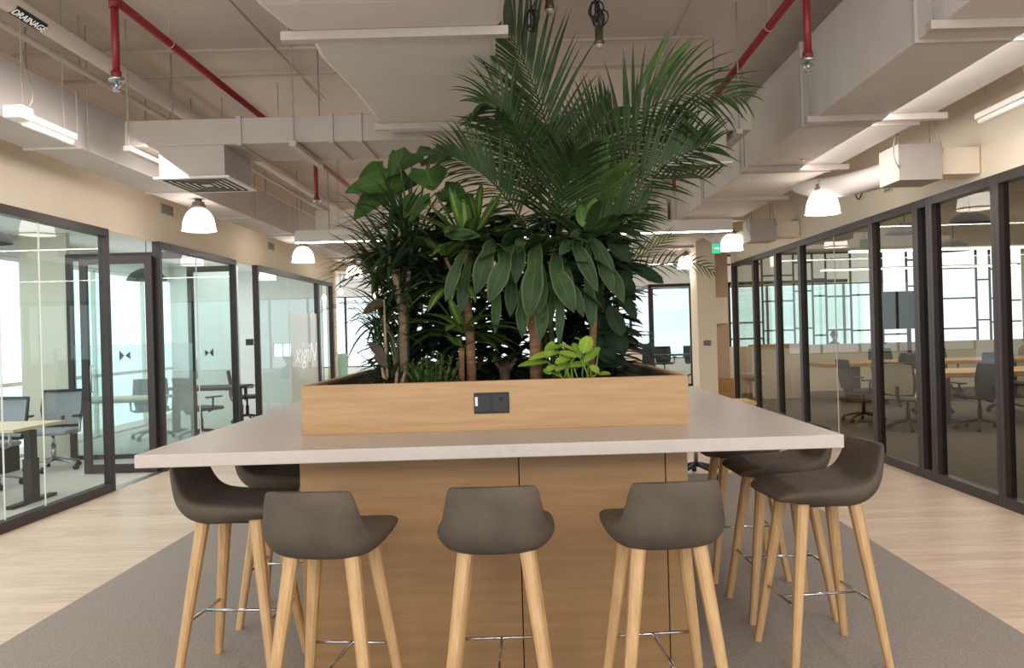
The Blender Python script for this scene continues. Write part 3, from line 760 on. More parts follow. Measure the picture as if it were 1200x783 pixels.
hang_leaves(eb, at(556, 300, 4.05) - eb, [(537, 310, 522, 354, 3.80, .07), (526, 276, 564, 277, 3.82, .075), (545, 330, 540, 368, 3.9, .07)]).build('leaf_rosette', 'droop', ep)
rosette(ep, e1, rnd_leaves(14, .38, .085, -.1, 1.2, 1.3), 'droop')
rosette(ep, at(640, 330, 4.1) - eb, rnd_leaves(14, .34, .08, -.2, .8, 1.4), 'droop')
rosette(ep, e2, rnd_leaves(12, .34, .08, -.1, 1.2, 1.3), 'droop')
mb = MB(); mb.tube([at(627, 395, 3.98) - eb, at(605, 345, 4.02) - eb, e2], [.018, .016, .014], n=9); mb.build('cane', 'bark_brown', ep)
# drooping pair at the right of it
gb = V((at(690, 438, 4.15).x, 4.15, SOILZ))
gp = thing('strap_leaf_dracaena', 'dracaena with long drooping leaves and a pale new bud, right of the palm stems', 'plant', gb)
g1 = at(688, 283, 4.1) - gb
mb = MB(); mb.tube([V((0, 0, 0)), (g1 / 2) + V((.03, 0, 0)), g1], [.022, .019, .014], n=9); mb.build('cane', 'bark_brown', gp)
hang_leaves(gb, g1, [(676, 290, 701, 343, 3.86, .09), (704, 305, 719, 345, 3.95, .085), (716, 318, 731, 356, 4.0, .08), (690, 340, 694, 385, 4.0, .08), (672, 280, 655, 300, 3.9, .07)]).build('leaf_rosette', 'droop', gp)
rosette(gp, g1, rnd_leaves(13, .34, .07, .2, 1.4, .9), 'droop')
mb = MB()
for bx, by, tx, ty, w in ((692, 262, 698, 232, .075), (683, 266, 680, 240, .06)):
    a, b = at(bx, by, 3.98) - gb, at(tx, ty, 3.96) - gb; blade(mb, a, b - a, (b - a).length, w, droop=.02, shape='ellip', fold=.3, ref=V((0, -1, .1)))
mb.build('bud_leaf', 'palm_light', gp)
# --- rubber plant, right
rb = V((at(704, 436, 4.45).x, 4.45, SOILZ))
rp_ = thing('rubber_plant', 'rubber plant with big oval glossy dark leaves at the right end of the planter', 'plant', rb)
mb = MB(); mb.tube([V((0, 0, 0)), at(706, 360, 4.4) - rb, at(706, 280, 4.35) - rb], [.014, .012, .008], n=8)
mb.tube([V((.06, .04, 0)), at(722, 380, 4.45) - rb, at(728, 320, 4.4) - rb], [.012, .010, .007], n=8); mb.build('stem', 'bark_dark', rp_)
mb = MB()
RL = [(735, 308, 776, 330, .085), (712, 280, 738, 306, .09), (706, 272, 736, 286, .07), (716, 300, 738, 330, .10), (724, 322, 741, 345, .09), (718, 330, 745, 372, .08), (708, 345, 700, 392, .14), (714, 358, 728, 392, .10),
      (712, 372, 731, 414, .12), (690, 420, 733, 424, .10), (700, 330, 690, 365, .11), (722, 340, 744, 352, .06), (728, 310, 742, 300, .06), (700, 395, 716, 425, .10), (716, 385, 742, 402, .05), (690, 300, 670, 330, .1), (700, 290, 720, 270, .08)]
for bx, by, tx, ty, w in RL:
    Y = R.uniform(4.1, 4.4); a, b = at(bx, by, Y + .1) - rb, at(tx, ty, Y) - rb
    blade(mb, a, b - a + V((0, 0, .015)), (b - a).length * 1.06, w, droop=.22, n=8, shape='ellip', fold=.18, ref=V((R.uniform(-.3, .3), -1, R.uniform(.2, .7))))
for k in range(90):
    t = R.uniform(0, 1); c = V((0, 0, 0)).lerp(at(706, 270, 4.35) - rb, t) + V((R.uniform(-.02, .08), 0, .06)); a = R.uniform(0, 6.28)
    blade(mb, c, V((math.cos(a), math.sin(a), R.uniform(-.1, .6))), R.uniform(.17, .25), .085, droop=.7, n=7, shape='ellip', fold=.15)
mb.build('foliage', 'rubber', rp_)
# --- lime plant
lb = V((at(672, 440, 3.86).x, 3.86, SOILZ))
lp = thing('lime_pothos', 'small lime green leafy plant at the near edge of the planter, right of centre', 'plant', lb)
mb = MB(); sk = MB()
LL = [(642, 424, 608, 426, .05), (655, 413, 620, 418, .05), (648, 400, 640, 420, .05), (668, 425, 650, 434, .05), (650, 428, 640, 436, .04), (656, 412, 676, 418, .05), (672, 402, 680, 420, .05), (690, 394, 683, 414, .07), (702, 407, 684, 424, .06),
      (690, 426, 664, 428, .05), (692, 428, 702, 438, .04), (700, 438, 716, 438, .035), (668, 418, 650, 426, .055), (676, 412, 655, 402, .04), (638, 432, 646, 440, .04), (660, 406, 640, 408, .04), (684, 400, 672, 396, .04)]
for bx, by, tx, ty, w in LL:
    Y = R.uniform(3.80, 3.9); a, b = at(bx, by, Y) - lb, at(tx, ty, Y - .03) - lb
    blade(mb, a, b - a + V((0, -.02, .012)), (b - a).length * 1.1, w, droop=.4, n=7, shape='lance', fold=.2, ref=V((R.uniform(-.2, .2), -.7, 1)))
    s_ = V((R.uniform(-.1, .12), R.uniform(-.02, .05), 0)); sk.tube([s_, (s_ + a) / 2 + V((0, 0, .02)), a], [.0035] * 3, n=5)
sk.build('stem', 'lime', lp); mb.build('foliage', 'lime', lp)
# --- fine shrub
sb_ = V((at(508, 442, 3.9).x, 3.92, SOILZ))
sh = thing('fine_leaf_shrub', 'low bushy shrub of tiny green leaves at the near edge, left of the brown canes', 'plant', sb_)
mb = MB(); sk = MB()
for k in range(60):
    a = R.uniform(0, 6.28); r = R.uniform(.02, .16); tip = V((math.cos(a) * r, math.sin(a) * r * .5, R.uniform(.08, .22) * (1.1 - r * 1.5)))
    sk.tube([V((math.cos(a) * r * .4, math.sin(a) * r * .25, 0)), tip], [.0025, .0015], n=4)
    for q in range(14):
        p = V((math.cos(a) * r * .4, math.sin(a) * r * .25, 0)).lerp(tip, R.uniform(.3, 1))
        b = R.uniform(0, 6.28); blade(mb, p, V((math.cos(b), math.sin(b), R.uniform(.2, 1.5))), R.uniform(.022, .042), .011, droop=.3, n=3, shape='lance')
sk.build('stem', 'stalk', sh); mb.build('foliage', 'shrub', sh)
# --- dark dense plants filling the back of the box
for nm_, cx, cy, top, lab, n in (('dark_dracaena', 520, 4.75, 280, 'dense dark dracaena standing behind the corn plant at the rear of the planter', 34),
                                 ('dark_dracaena', 600, 5.0, 270, 'dense dark dracaena standing behind the palm stems at the rear of the planter', 36),
                                 ('dark_dracaena', 668, 4.95, 262, 'dense dark dracaena standing behind the lime plant and rubber plant', 34),
                                 ('dark_dracaena', 560, 4.55, 270, 'dense dark dracaena in the middle of the planter behind the striped corn plant', 30),
                                 ('dark_dracaena', 705, 4.9, 275, 'dense dark dracaena behind the rubber plant at the right rear', 30),
                                 ('dark_dracaena', 480, 4.7, 290, 'dense dark dracaena standing behind the dragon tree canes', 30)):
    b0 = V((at(cx, 430, cy).x, cy, SOILZ)); t_ = thing(nm_, lab, 'plant', b0, group='dark plants at the back of the planter')
    tp = at(cx, top, cy) - b0
    mb = MB(); mb.tube([V((0, 0, 0)), tp / 2 + V((.03, 0, 0)), tp], [.02, .018, .012], n=8); mb.build('cane', 'bark_dark', t_)
    mb = MB()
    for k in range(n * 6):
        f = R.uniform(.0, 1.05); a = R.uniform(0, 6.28)
        blade(mb, tp * f, V((math.cos(a), math.sin(a), R.uniform(0, .8))), R.uniform(.24, .38), .085, droop=1.0, n=6, shape='lance', fold=.2)
    mb.build('foliage', 'rubber', t_)
# dark stump with fronds
ub = V((at(592, 440, 4.1).x, 4.1, SOILZ))
us = thing('stump_plant', 'dark forked woody stump between the two brown canes', 'plant', ub)
mb = MB(); mb.tube([V((0, 0, 0)), V((0, 0, .09)), V((-.01, 0, .16))], [.03, .026, .03], n=9)
mb.tube([V((0, 0, .1)), V((.06, 0, .18))], [.018, .01], n=7); mb.tube([V((0, 0, .1)), V((-.06, 0, .19))], [.018, .01], n=7); mb.build('stump', 'bark_dark', us)
mb = MB()
for k in range(12):
    a = R.uniform(0, 6.28); blade(mb, V((0, 0, .15)), V((math.cos(a), math.sin(a), R.uniform(.2, 1))), R.uniform(.12, .22), .04, droop=.8, n=6, shape='lance')
mb.build('foliage', 'rubber', us)

# ------------------------------------------------------------------ overhead: ducts
def rods(parent, pts, z0, z1=CEIL, r=.006):
    for x, y in pts: MB().tube([(x, y, z0), (x, y, z1)], r, n=6).build('hanger_rod', 'rod', parent)
def duct_prism(secs):
    """secs: list of (y, x0, x1, z0, z1)"""
    mb = MB(); vs = []
    for y, x0, x1, z0, z1 in secs: vs += [(x0, y, z0), (x1, y, z0), (x1, y, z1), (x0, y, z1)]
    fs = []
    for i in range(len(secs) - 1):
        for k in range(4):
            a = i * 4 + k; b = i * 4 + (k + 1) % 4; fs.append((a, b, b + 4, a + 4))
    fs.append((0, 3, 2, 1)); q = 4 * (len(secs) - 1); fs.append((q, q + 1, q + 2, q + 3))
    return mb.add(vs, fs)
# right main duct
dr_ = thing('hanging_air_duct', 'large grey rectangular air duct running along the right side under the ceiling', 'air duct', (0, 0, 0))
duct_prism([(1.6, 2.10, 2.96, 3.0, 3.62), (17, 2.10, 2.96, 3.0, 3.62)]).build('duct_body', 'duct', dr_, bevel=.008)
for y in (2.2, 3.97, 5.73, 7.49, 9.25, 11.0, 12.8, 14.6, 16.3):
    MB().box(2.03, y - .03, 2.955, 3.04, y + .03, 3.0).build('support_strap', 'steel', dr_, bevel=.003)
    MB().box(2.085, y + .25, 2.985, 2.975, y + .285, 3.635).build('flange', 'duct_grey', dr_)
    rods(dr_, ((2.06, y), (3.01, y)), 2.96)
def sticker(parent, c, s=.1):
    o = MB().add([(c[0] - s, c[1] - s * .9, c[2]), (c[0] + s, c[1] + s * .2, c[2]), (c[0] + s * .1, c[1] + s * .9, c[2])], [(0, 1, 2)]).build('airflow_sticker', 'sticker_red', parent)
    MB().add([(c[0] - s, c[1] - s * .9, c[2] - .001), (c[0] + s * .4, c[1] - s * .1, c[2] - .001), (c[0] + s, c[1] + s * .2, c[2] - .001)], [(0, 1, 2)]).build('blue_field', 'sticker_blue', o)
    MB().add([(c[0] - s * .45, c[1] - s * .3, c[2] - .002), (c[0] + s * .05, c[1] - s * .12, c[2] - .002), (c[0] - s * .05, c[1] + s * .45, c[2] - .002)], [(0, 1, 2)]).build('white_arrow', 'white_plastic', o)
for px, py in ((944, 188), (985, 203)):
    Yq = 1.488 * FOC / (H and (-(py - PY) - ROLL * (px - PX))); p = at(px, py, Yq); 
    if p.x < 2.9: sticker(dr_, (p.x, p.y, 2.998), .09)
# centre duct
dc = thing('hanging_air_duct', 'wide insulated air duct overhead at the centre, ending above the plants', 'air duct', (0, 0, 0))
duct_prism([(1.8, -1.20, -.08, 3.03, 3.62), (3.0, -1.17, -.06, 3.05, 3.60), (3.6, -1.20, -.07, 3.02, 3.60), (3.92, -1.16, -.10, 3.03, 3.58), (4.05, -1.09, -.14, 3.045, 3.57), (4.35, -1.11, -.15, 3.03, 3.56), (5.0, -1.07, -.17, 3.04, 3.54), (5.72, -1.05, -.2, 3.03, 3.5), (6.02, -1.04, -.22, 3.04, 3.45)]).build('duct_body', 'duct', dc, bevel=.03, seg=3)
for y, xa, xb in ((2.2, -1.24, -.04), (3.96, -1.20, -.07), (5.72, -1.08, -.16)):
    MB().box(xa, y - .03, 2.985, xb, y + .03, 3.03).build('support_strap', 'steel', dc, bevel=.003)
    rods(dc, ((xa + .03, y), (xb - .03, y)), 3.0)
# cross duct
cx = thing('hanging_air_duct', 'flat cross duct spanning over the table with a square diffuser at each end', 'air duct', (0, 6.06, 3.0))
MB().box(-3.06, 0, 0, 1.73, .64, .2).build('duct_body', 'duct_cross', cx, bevel=.006)
for x in (-2.2, -1.5, -1.28, .9): MB().box(x, -.012, -.012, x + .035, .652, .212).build('flange', 'duct_cross', cx)
for x in (-3.0, -1.75, 1.62):
    MB().box(x - .03, -.08, -.045, x + .02, .72, -.008).build('support_strap', 'steel', cx); rods(cx, ((x, -.06), (x, .70)), -.02, CEIL - 3.0)
for xa in (-2.85, 1.0):
    nk = MB().box(xa + .04, .02, -.235, xa + .54, .60, 0).build('diffuser_neck', 'duct_cross', cx)
    fr = MB().box(xa, 0, -.25, xa + .58, .62, -.235).build('diffuser_plate', 'white_plastic', nk)
    sl = MB()
    for k in range(5):
        o_ = .05 + k * .045
        for (a, b, c, d) in ((xa + o_, o_, xa + .58 - o_, o_ + .018), (xa + o_, .62 - o_ - .018, xa + .58 - o_, .62 - o_), (xa + o_, o_, xa + o_ + .018, .62 - o_), (xa + .58 - o_ - .018, o_, xa + .58 - o_, .62 - o_)):
            sl.box(a, b, -.2535, c, d, -.2495)
    sl.build('diffuser_slots', 'dark_slot', nk)
# second cross duct farther on
c2_ = thing('hanging_air_duct', 'far cross duct above the linear pendant light, partly behind the plants', 'air duct', (0, 11.6, 3.0))
MB().box(-3.1, 0, 0, 2.05, .64, .36).build('duct_body', 'duct', c2_, bevel=.006)
for x in (-2.6, -1.4, 1.2): MB().box(x, -.012, -.012, x + .04, .652, .372).build('flange', 'duct', c2_)
rods(c2_, ((-2.9, -.02), (1.9, -.02)), 0, CEIL - 3.0)
for xa in (-2.3, .9):
    MB().box(xa, .03, -.2, xa + .56, .6, 0).build('diffuser_neck', 'duct', c2_)
# left main duct
dl = thing('hanging_air_duct', 'long grey air duct running above the left glazing', 'air duct', (0, 0, 0))
duct_prism([(1.8, -3.79, -3.39, 3.0, 3.40), (17, -3.79, -3.39, 3.0, 3.40)]).build('duct_body', 'duct_grey', dl, bevel=.006)
for y in (2.6, 4.4, 6.0, 7.9, 9.7, 11.5, 13.3, 15.1): 
    MB().box(-3.80, y, 2.985, -3.38, y + .035, 3.41).build('flange', 'duct_grey', dl)
    rods(dl, ((-3.36, y + .1), (-3.82, y + .1)), 2.99)
# variable air boxes on the right wall side
vb = thing('hanging_air_valve_box', 'grey air valve box with flexible duct beside the big right duct, nearer one', 'air box', (3.05, 6.5, 2.66), group='air valve boxes above the right glazing')
MB().box(0, 0, 0, .36, .36, .3).build('box_body', 'duct_cross', vb, bevel=.004)
tb_ = MB(); P = bez(V((-.10, 2.1, .38)), V((-.02, 1.7, .18)), V((.1, .9, .15)), V((.17, .34, .15)), 40)
tb_.tube(P, [.105 + (.006 if i % 2 else 0) for i in range(41)], n=16); tb_.build('flexible_duct', 'duct_grey', vb)
MB().box(.36, .06, .05, .70, .32, .27).build('outlet_duct', 'wall', vb)
cb_ = MB(); cb2 = MB(); cb_.tube(bez(V((.05, -.01, .55)), V((-.06, -.02, .3)), V((-.08, -.02, .2)), V((.0, -.01, .1)), 10), .007, n=6); cb2.tube(bez(V((.30, -.01, .5)), V((.30, -.03, .3)), V((.36, -.02, .28)), V((.38, .05, .22)), 10), .007, n=6)
cb_.build('control_cable', 'rod', vb); cb2.build('control_cable', 'rod', vb)
rods(vb, ((.05, .1), (.31, .1)), .3, CEIL - 2.66)
dup(vb, (3.05, 10.9, 2.66), 0, 'grey air valve box with flexible duct beside the big duct, farther one by the lamp')

# ------------------------------------------------------------------ overhead: pipes
def red_pipe(x, drops, label, y0, y1):
    t = thing('hanging_sprinkler_pipe', label, 'pipe', (x, 0, 3.5), group='red sprinkler pipes')
    MB().tube([(0, y0, 0), (0, y1, 0)], .026, n=14).build('main_pipe', 'red', t)
    for y in drops:
        d = MB(); d.tube([(0, y, .0), (0, y, -.44)], .022, n=12); d.tube([(0, y, .035), (0, y, -.05)], .032, n=12); d.tube([(0, y, -.42), (0, y, -.455)], .030, n=12)
        dp = d.build('drop_pipe', 'red', t)
        h = MB(); h.tube([(0, y, -.455), (0, y, -.475)], .042, n=14); h.tube([(0, y, -.475), (0, y, -.52)], .010, n=8); h.tube([(-.022, y, -.48), (-.024, y, -.505), (0, y, -.53), (.024, y, -.505), (.022, y, -.48)], .004, n=6)
        h.tube([(0, y, -.528), (0, y, -.534)], .022, n=10)
        h.build('sprinkler_head', 'alu', dp)
    for y in (5.3, 7.6, 10.0):
        if y0 < y < y1: MB().tube([(0, y, .03), (0, y, CEIL - 3.5)], .004, n=6).tube([(0.034 * math.cos(a * .5), y, .034 * math.sin(a * .5)) for a in range(14)], .004, n=5).build('pipe_hanger', 'rod', t)
    return t
red_pipe(-2.36, (4.6, 8.9), 'red sprinkler pipe with drop heads running under the ceiling on the left', 4.55, 15)
red_pipe(1.65, (4.6, 8.9), 'red sprinkler pipe with drop heads running beside the big right duct', 3.0, 15)
dp_ = thing('hanging_drain_pipe', 'thick pale drainage pipe with a black name label, high on the left', 'pipe', (-3.05, 0, 3.55))
MB().tube([(0, 2.0, 0), (0, 16, 0)], .055, n=16).build('pipe_body', 'pipe', dp_)
lbm = MB(); n = 8; vs = []; fs = []
for k in range(n + 1):
    a = -PI / 2 - .75 + 1.5 * k / n + .5
    for y in (4.72, 5.02): vs.append((math.cos(a) * .0565, y, math.sin(a) * .0565))
for k in range(n): a = 2 * k; fs.append((a, a + 1, a + 3, a + 2))
lbm.add(vs, fs, smooth=True); lo = lbm.build('name_label', 'black', dp_)
aL = -PI / 2 + .5
nv = V((math.cos(aL), 0, math.sin(aL))); upv = V((-math.sin(aL), 0, math.cos(aL)))
def label_matrix(c, xdir, ydir):
    z = xdir.cross(ydir)
    return Matrix(((xdir.x, ydir.x, z.x, c.x), (xdir.y, ydir.y, z.y, c.y), (xdir.z, ydir.z, z.z, c.z), (0, 0, 0, 1)))
text_obj('lettering', 'DRAINAGE', .062, 'decal_white', label_matrix(V((0, 4.87, 0)) + nv * .060, V((0, 1, 0)), upv), lo)
rods(dp_, ((0, 4.0), (0, 6.0), (0, 8.0)), .05, CEIL - 3.55, .005)
tp_ = thing('hanging_conduit_pipe', 'thin pale pipe running beside the thick drainage pipe', 'pipe', (-3.30, 0, 3.55))
MB().tube([(0, 2.0, 0), (0, 16, 0)], .024, n=12).build('pipe_body', 'pipe', tp_)
rods(tp_, ((0, 4.6), (0, 5.9), (0, 7.4)), .02, CEIL - 3.55, .005)
for i, (x0, x1, y, z, lb_) in enumerate(((-4.2, 1.5, 6.55, 3.90, 'thin cross conduit fixed to the ceiling slab above the left pipes, nearer one'), (-4.2, 1.5, 7.25, 3.90, 'thin cross conduit fixed to the ceiling slab above the left pipes, farther one'))):
    tag(MB().tube([(x0, y, z), (x1, y, z)], .016, n=8).build('hanging_conduit', 'pipe'), lb_, 'conduit', 'cross conduits on the ceiling')
cw_ = MB(); cw_.tube(bez(V((-2.02, 3.6, 3.92)), V((-2.1, 4.6, 3.86)), V((-2.0, 5.6, 3.9)), V((-2.05, 8, 3.9)), 20), .007, n=5); cw_.tube(bez(V((-2.0, 3.6, 3.92)), V((-1.95, 4.6, 3.80)), V((-2.08, 5.2, 3.86)), V((-2.0, 8, 3.9)), 20), .006, n=5)
tag(cw_.build('hanging_cable', 'rod'), 'pair of thin loose cables strung along the ceiling beside the left red pipe', 'cable')
cw_ = MB(); cw_.tube([(1.25, 2.6, 3.92), (1.25, 9, 3.92)], .006, n=5)
tag(cw_.build('hanging_cable', 'rod'), 'thin straight cable along the ceiling beside the right red pipe', 'cable')

# ------------------------------------------------------------------ lights
def pendant():
    t = thing('pendant_lamp', 'x', 'pendant lamp')
    MB().lathe([(.172, .0), (.168, .012), (.163, .03), (.158, .075), (.146, .125), (.122, .175), (.088, .212), (.058, .228), (.05, .23)], n=64, rib=-.018).build('lamp_shade', 'shade', t)
    MB().lathe([(.0, .012), (.12, .012), (.12, .016), (0, .016)], n=24).build('lamp_lens', 'shade', t)
    MB().lathe([(.176, -.006), (.180, 0), (.176, .010), (.170, .008)], n=48).build('shade_rim', 'white_plastic', t)
    MB().lathe([(.058, .222), (.074, .236), (.074, .262), (.052, .268), (.062, .272), (.062, .296), (.035, .304), (.035, .33), (0, .332)], n=24).build('heat_sink', 'shade_grey', t)
    return t
pn = pendant()
def drop_cable(t, z): MB().tube([(0, 0, .33), (0, 0, z)], .006, n=6).build('cable', 'rod', t)
LP = [(-3.466, 8.37, 2.67, 'dome pendant lamp over the left walkway, nearest of the left row'), (-3.466, 12.2, 2.67, 'dome pendant lamp second along the left row, under the linear light end'), (-3.466, 15.7, 2.67, 'dome pendant lamp third along the left row, beside the dragon tree leaves'),
      (2.99, 8.04, 2.62, 'dome pendant lamp hanging by the big duct, nearest of the right row'), (2.99, 11.7, 2.62, 'dome pendant lamp second along the right row, beside the green sign'), (2.99, 15.1, 2.62, 'dome pendant lamp third along the right row, above the far glass doors')]
for i, (x, y, z, lb_) in enumerate(LP):
    o = pn if i == 0 else dup(pn, (x, y, z)); o.location = (x, y, z); o['label'] = lb_; o['group'] = 'glowing dome pendants'
for o in list(sc.objects):
    if o.name.startswith('pendant_lamp') and o.type == 'EMPTY': drop_cable(o, (3.0 if o.location.x < 0 else CEIL) - o.location.z)
def linear(x0, x1, y, z, label, led='led', group='linear pendant lights', hh=.16):
    t = thing('linear_pendant_light', label, 'linear light', ((x0 + x1) / 2, y, z), group=group); L = (x1 - x0) / 2
    MB().box(-L, -.04, 0, L, .04, hh).build('housing', 'white_plastic', t, bevel=.003)
    MB().box(-L + .01, -.036, -.008 if hh > .1 else -.03, L - .01, .036, .001).build('diffuser', led, t)
    for x in (-L * .8, 0, L * .8): MB().tube([(x, 0, hh), (x, 0, CEIL - z)], .003, n=5).build('suspension_wire', 'rod', t)
    return t
linear(-3.17, 2.78, 10.8, 2.80, 'long white linear pendant light spanning behind the plants, nearer one')
linear(-3.2, 2.95, 16.2, 2.80, 'long white linear pendant light spanning behind the plants, farther one')
linear(5.0, 10.2, 12.4, 2.62, 'linear light hanging in the meeting room behind the right glass, nearer one', 'led_cool', hh=.02)
linear(6.1, 10.2, 16.6, 2.62, 'linear light hanging in the meeting room behind the right glass, farther one', 'led_cool', hh=.02)
def batten(x, y0, y1, z, label):
    t = thing('hanging_batten_light', label, 'batten light', (x, y0, z), group='hanging batten lights')
    L = y1 - y0
    MB().box(-.06, -.02, .02, .06, .10, .10).build('end_box', 'white_plastic', t, bevel=.008)
    MB().box(-.045, .10, .03, .045, L, .07).build('tray', 'duct', t, bevel=.004)
    MB().tube([(0, .1, .02), (0, L, .02)], .024, n=12).build('tube_lamp', 'white_plastic', t)
    cbm = MB(); cbm.tube([(0.02, .05, .1), (.02, .05, CEIL - z)], .004, n=5); cbm.tube(bez(V((.03, .08, .1)), V((.12, .1, .2)), V((-.02, .1, .3)), V((.02, .06, .5)), 10), .005, n=5); cbm.tube([(0, L - .08, .07), (0, L - .08, CEIL - z)], .004, n=5)
    cbm.build('suspension_wire', 'rod', t)
    return t
batten(-3.12, 4.85, 5.45, 2.88, 'white batten light hanging at the upper left beside the left duct')
batten(3.30, 5.05, 5.75, 2.92, 'white batten light hanging at the upper right above the right glazing')
# bracket spot at the very upper right
bs = thing('hanging_bracket_light', 'white bracket fixture at the upper right edge beside the big duct', 'light fitting', (3.22, 4.95, 3.08))
mb = MB(); mb.lathe([(0, .09), (.07, .085), (.10, .04), (.10, 0), (.085, -.02), (0, -.02)], n=20); mb.build('lamp_head', 'white_plastic', bs)
MB().box(-.02, -.02, -.12, .0, .02, .2).box(-.12, -.02, .02, .12, .02, .05).build('bracket', 'white_plastic', bs, bevel=.004)
MB().tube([(0, 0, .09), (0, 0, CEIL - 3.08)], .008, n=6).build('stem', 'rod', bs)
# hanging sockets with coiled cable over the palm
def socket_lamp(px, py, Y, label, coil):
    p = at(px, py, Y); t = thing('hanging_bulb_socket', label, 'bulb socket', p, group='unlit bulb sockets over the palm')
    MB().lathe([(.0, .075), (.012, .075), (.016, .066), (.022, .06), (.022, -.0), (.027, -.006), (.027, -.02), (.022, -.024), (0, -.024)], n=16).build('socket', 'brass', t)
    MB().lathe([(.021, -.02), (.022, -.03), (.017, -.046), (0, -.05)], n=14).build('bulb', 'dead_bulb', t)
    c = MB(); top = CEIL - p.z
    k = at(*coil, Y) - p
    c.tube(bez(V((0, 0, .075)), V((0, 0, .2)), k + V((.01, 0, .0)), k, 10), .005, n=6)
    for q in range(5):
        a = q * 1.25; w, h = .03 + .012 * (q % 3), .07 + .02 * (q % 2)
        c.tube([k + V((math.cos(a) * w * math.sin(PI * 2 * s / 12 / 1.0) * .9 + .01 * math.sin(a), math.sin(a) * w * math.sin(2 * PI * s / 12), -h * (1 - math.cos(2 * PI * s / 12)) / 2 * 1.3)) for s in range(13)], .0045, n=5)
    c.tube([k, V((k.x * .8, 0, top))], .005, n=6)
    c.build('cable_coil', 'black', t)
    return t
socket_lamp(702, 47, 4.25, 'unlit bulb socket hanging lowest on a straight black cable, right of the palm tip', (702, 12))
socket_lamp(644, 6, 4.25, 'unlit bulb socket beside a coil of black cable over the palm', (622, 12))
socket_lamp(709, -14, 4.45, 'unlit bulb socket with looped cable at the very top, right of the palm tip', (697, 2))
# warm bulbs beyond
for i, (px, py, lb_) in enumerate(((399, 342, 'small warm bulb pendant in the far lounge, beside the wall end'), (439, 347, 'small warm bulb pendant in the far lounge, behind the arching leaves'))):
    p = at(px, py, 19.0); t = thing('pendant_bulb', lb_, 'bulb', p, group='warm bulbs in the far lounge')
    MB().lathe([(0, -.09), (.05, -.06), (.065, -.01), (.05, .04), (.02, .08), (0, .085)], n=14).build('bulb', 'bulb', t)
    mb = MB(); mb.tube([(0, 0, .08), (0, 0, .15)], .02, n=8); mb.tube([(0, 0, .15), (0, 0, CEIL - p.z)], .006, n=5); mb.build('cable', 'black', t)
# dark dome pendants in the rooms
def dome(x, y, z, label, s=1.0, first=[None]):
    if first[0] is None:
        t = thing('dark_pendant_shade', label, 'pendant lamp', (x, y, z), group='dark dome pendants behind the glass')
        MB().lathe([(.26, 0), (.25, .03), (.2, .1), (.11, .15), (.05, .17), (0, .175)], n=28).build('lamp_shade', 'chair_dark', t)
        MB().lathe([(0, .05), (.06, .045), (.06, .09), (0, .09)], n=14).build('bulb', 'white_plastic', t)
        MB().tube([(0, 0, .17), (0, 0, .9)], .006, n=5).build('cable', 'black', t)
        first[0] = t; return t
    return dup(first[0], (x, y, z), 0, label)
dome(-5.85, 8.55, 2.62, 'dark dome pendant in the left office, at the upper left corner of the glass')
dome(-5.30, 11.0, 2.36, 'dark dome pendant behind the open glass door on the left')
dome(5.9, 10.6, 2.78, 'dark dome pendant in the meeting room, upper one seen beside the reflected lamp')
dome(6.9, 12.9, 2.62, 'dark dome pendant in the meeting room, lower one below the reflected lamp')
dome(5.5, 11.6, 2.78, 'dark dome pendant in the meeting room, seen above the narrow glass strip')
# vents, switches and signs
def vent(x, y, z, label, w=.34, h=.13, sgn=1):
    t = thing('wall_vent', label, 'vent', (x, y, z), group='small wall vents')
    MB().box(0, -w / 2, -h / 2, .012 * sgn, w / 2, h / 2).build('vent_frame', 'duct', t)
    sl = MB()
    for k in range(6): zz = -h / 2 + .02 + k * (h - .04) / 5; sl.box(.012 * sgn, -w / 2 + .02, zz - .004, .0145 * sgn, w / 2 - .02, zz + .004)
    sl.build('vent_slots', 'dark_slot', t)
vent(XL, 9.5, 3.08, 'small slatted vent on the left bulkhead beside the nearest lamp')
vent(XL, 13.3, 3.05, 'small slatted vent on the left bulkhead beyond the second lamp')
vent(XR, 8.25, 2.95, 'small slatted vent on the right bulkhead below the air valve box', .18, .2, -1)
vent(XR, 11.2, 2.93, 'small slatted vent on the right bulkhead near the second lamp', .22, .12, -1)
wl = MB(); wl.tube(bez(V((3.74, 8.75, 3.2)), V((3.70, 8.8, 2.75)), V((3.70, 8.95, 2.8)), V((3.74, 9.1, 3.2)), 14), .007, n=5)
tag(wl.build('hanging_cable_loop', 'black'), 'short black cable loop hanging on the right bulkhead beside the small vent', 'cable')
sg = thing('hanging_exit_sign', 'small green sign hanging beside the second right pendant lamp', 'sign', (2.70, 11.4, 2.62))
MB().box(-.06, -.02, -.07, .06, .02, .07).build('sign_panel', 'green_sign', sg)
MB().box(-.04, -.024, -.008, .01, -.021, .008).add([(.01, -.0225, -.026), (.042, -.0225, 0), (.01, -.0225, .026)], [(0, 1, 2)]).build('arrow', 'decal_white', sg)
MB().tube([(0, 0, .07), (0, 0, .38)], .006, n=5).build('stem', 'rod', sg)
sw_ = MB().box(-5.19, 14.885, 1.37, -5.05, 14.9, 1.50).box(-5.19, 14.88, 1.37, -5.13, 14.886, 1.44)
p = at(293, 401, 14.9)
MB_ = MB().box(p.x - .07, 14.87, p.z - .06, p.x + .07, 14.9, p.z + .06)
tag(MB_.build('wall_switch', 'black', bevel=.004), 'black switch plate on the white wall seen through the left opening', 'switch')
p = at(829, 402, 14.6)
tag(MB().box(p.x - .07, 14.58, p.z - .045, p.x + .06, 14.6, p.z + .045).build('wall_plate', 'shade_grey', bevel=.004), 'small grey plate on the cream column at the end of the right glazing', 'plate')

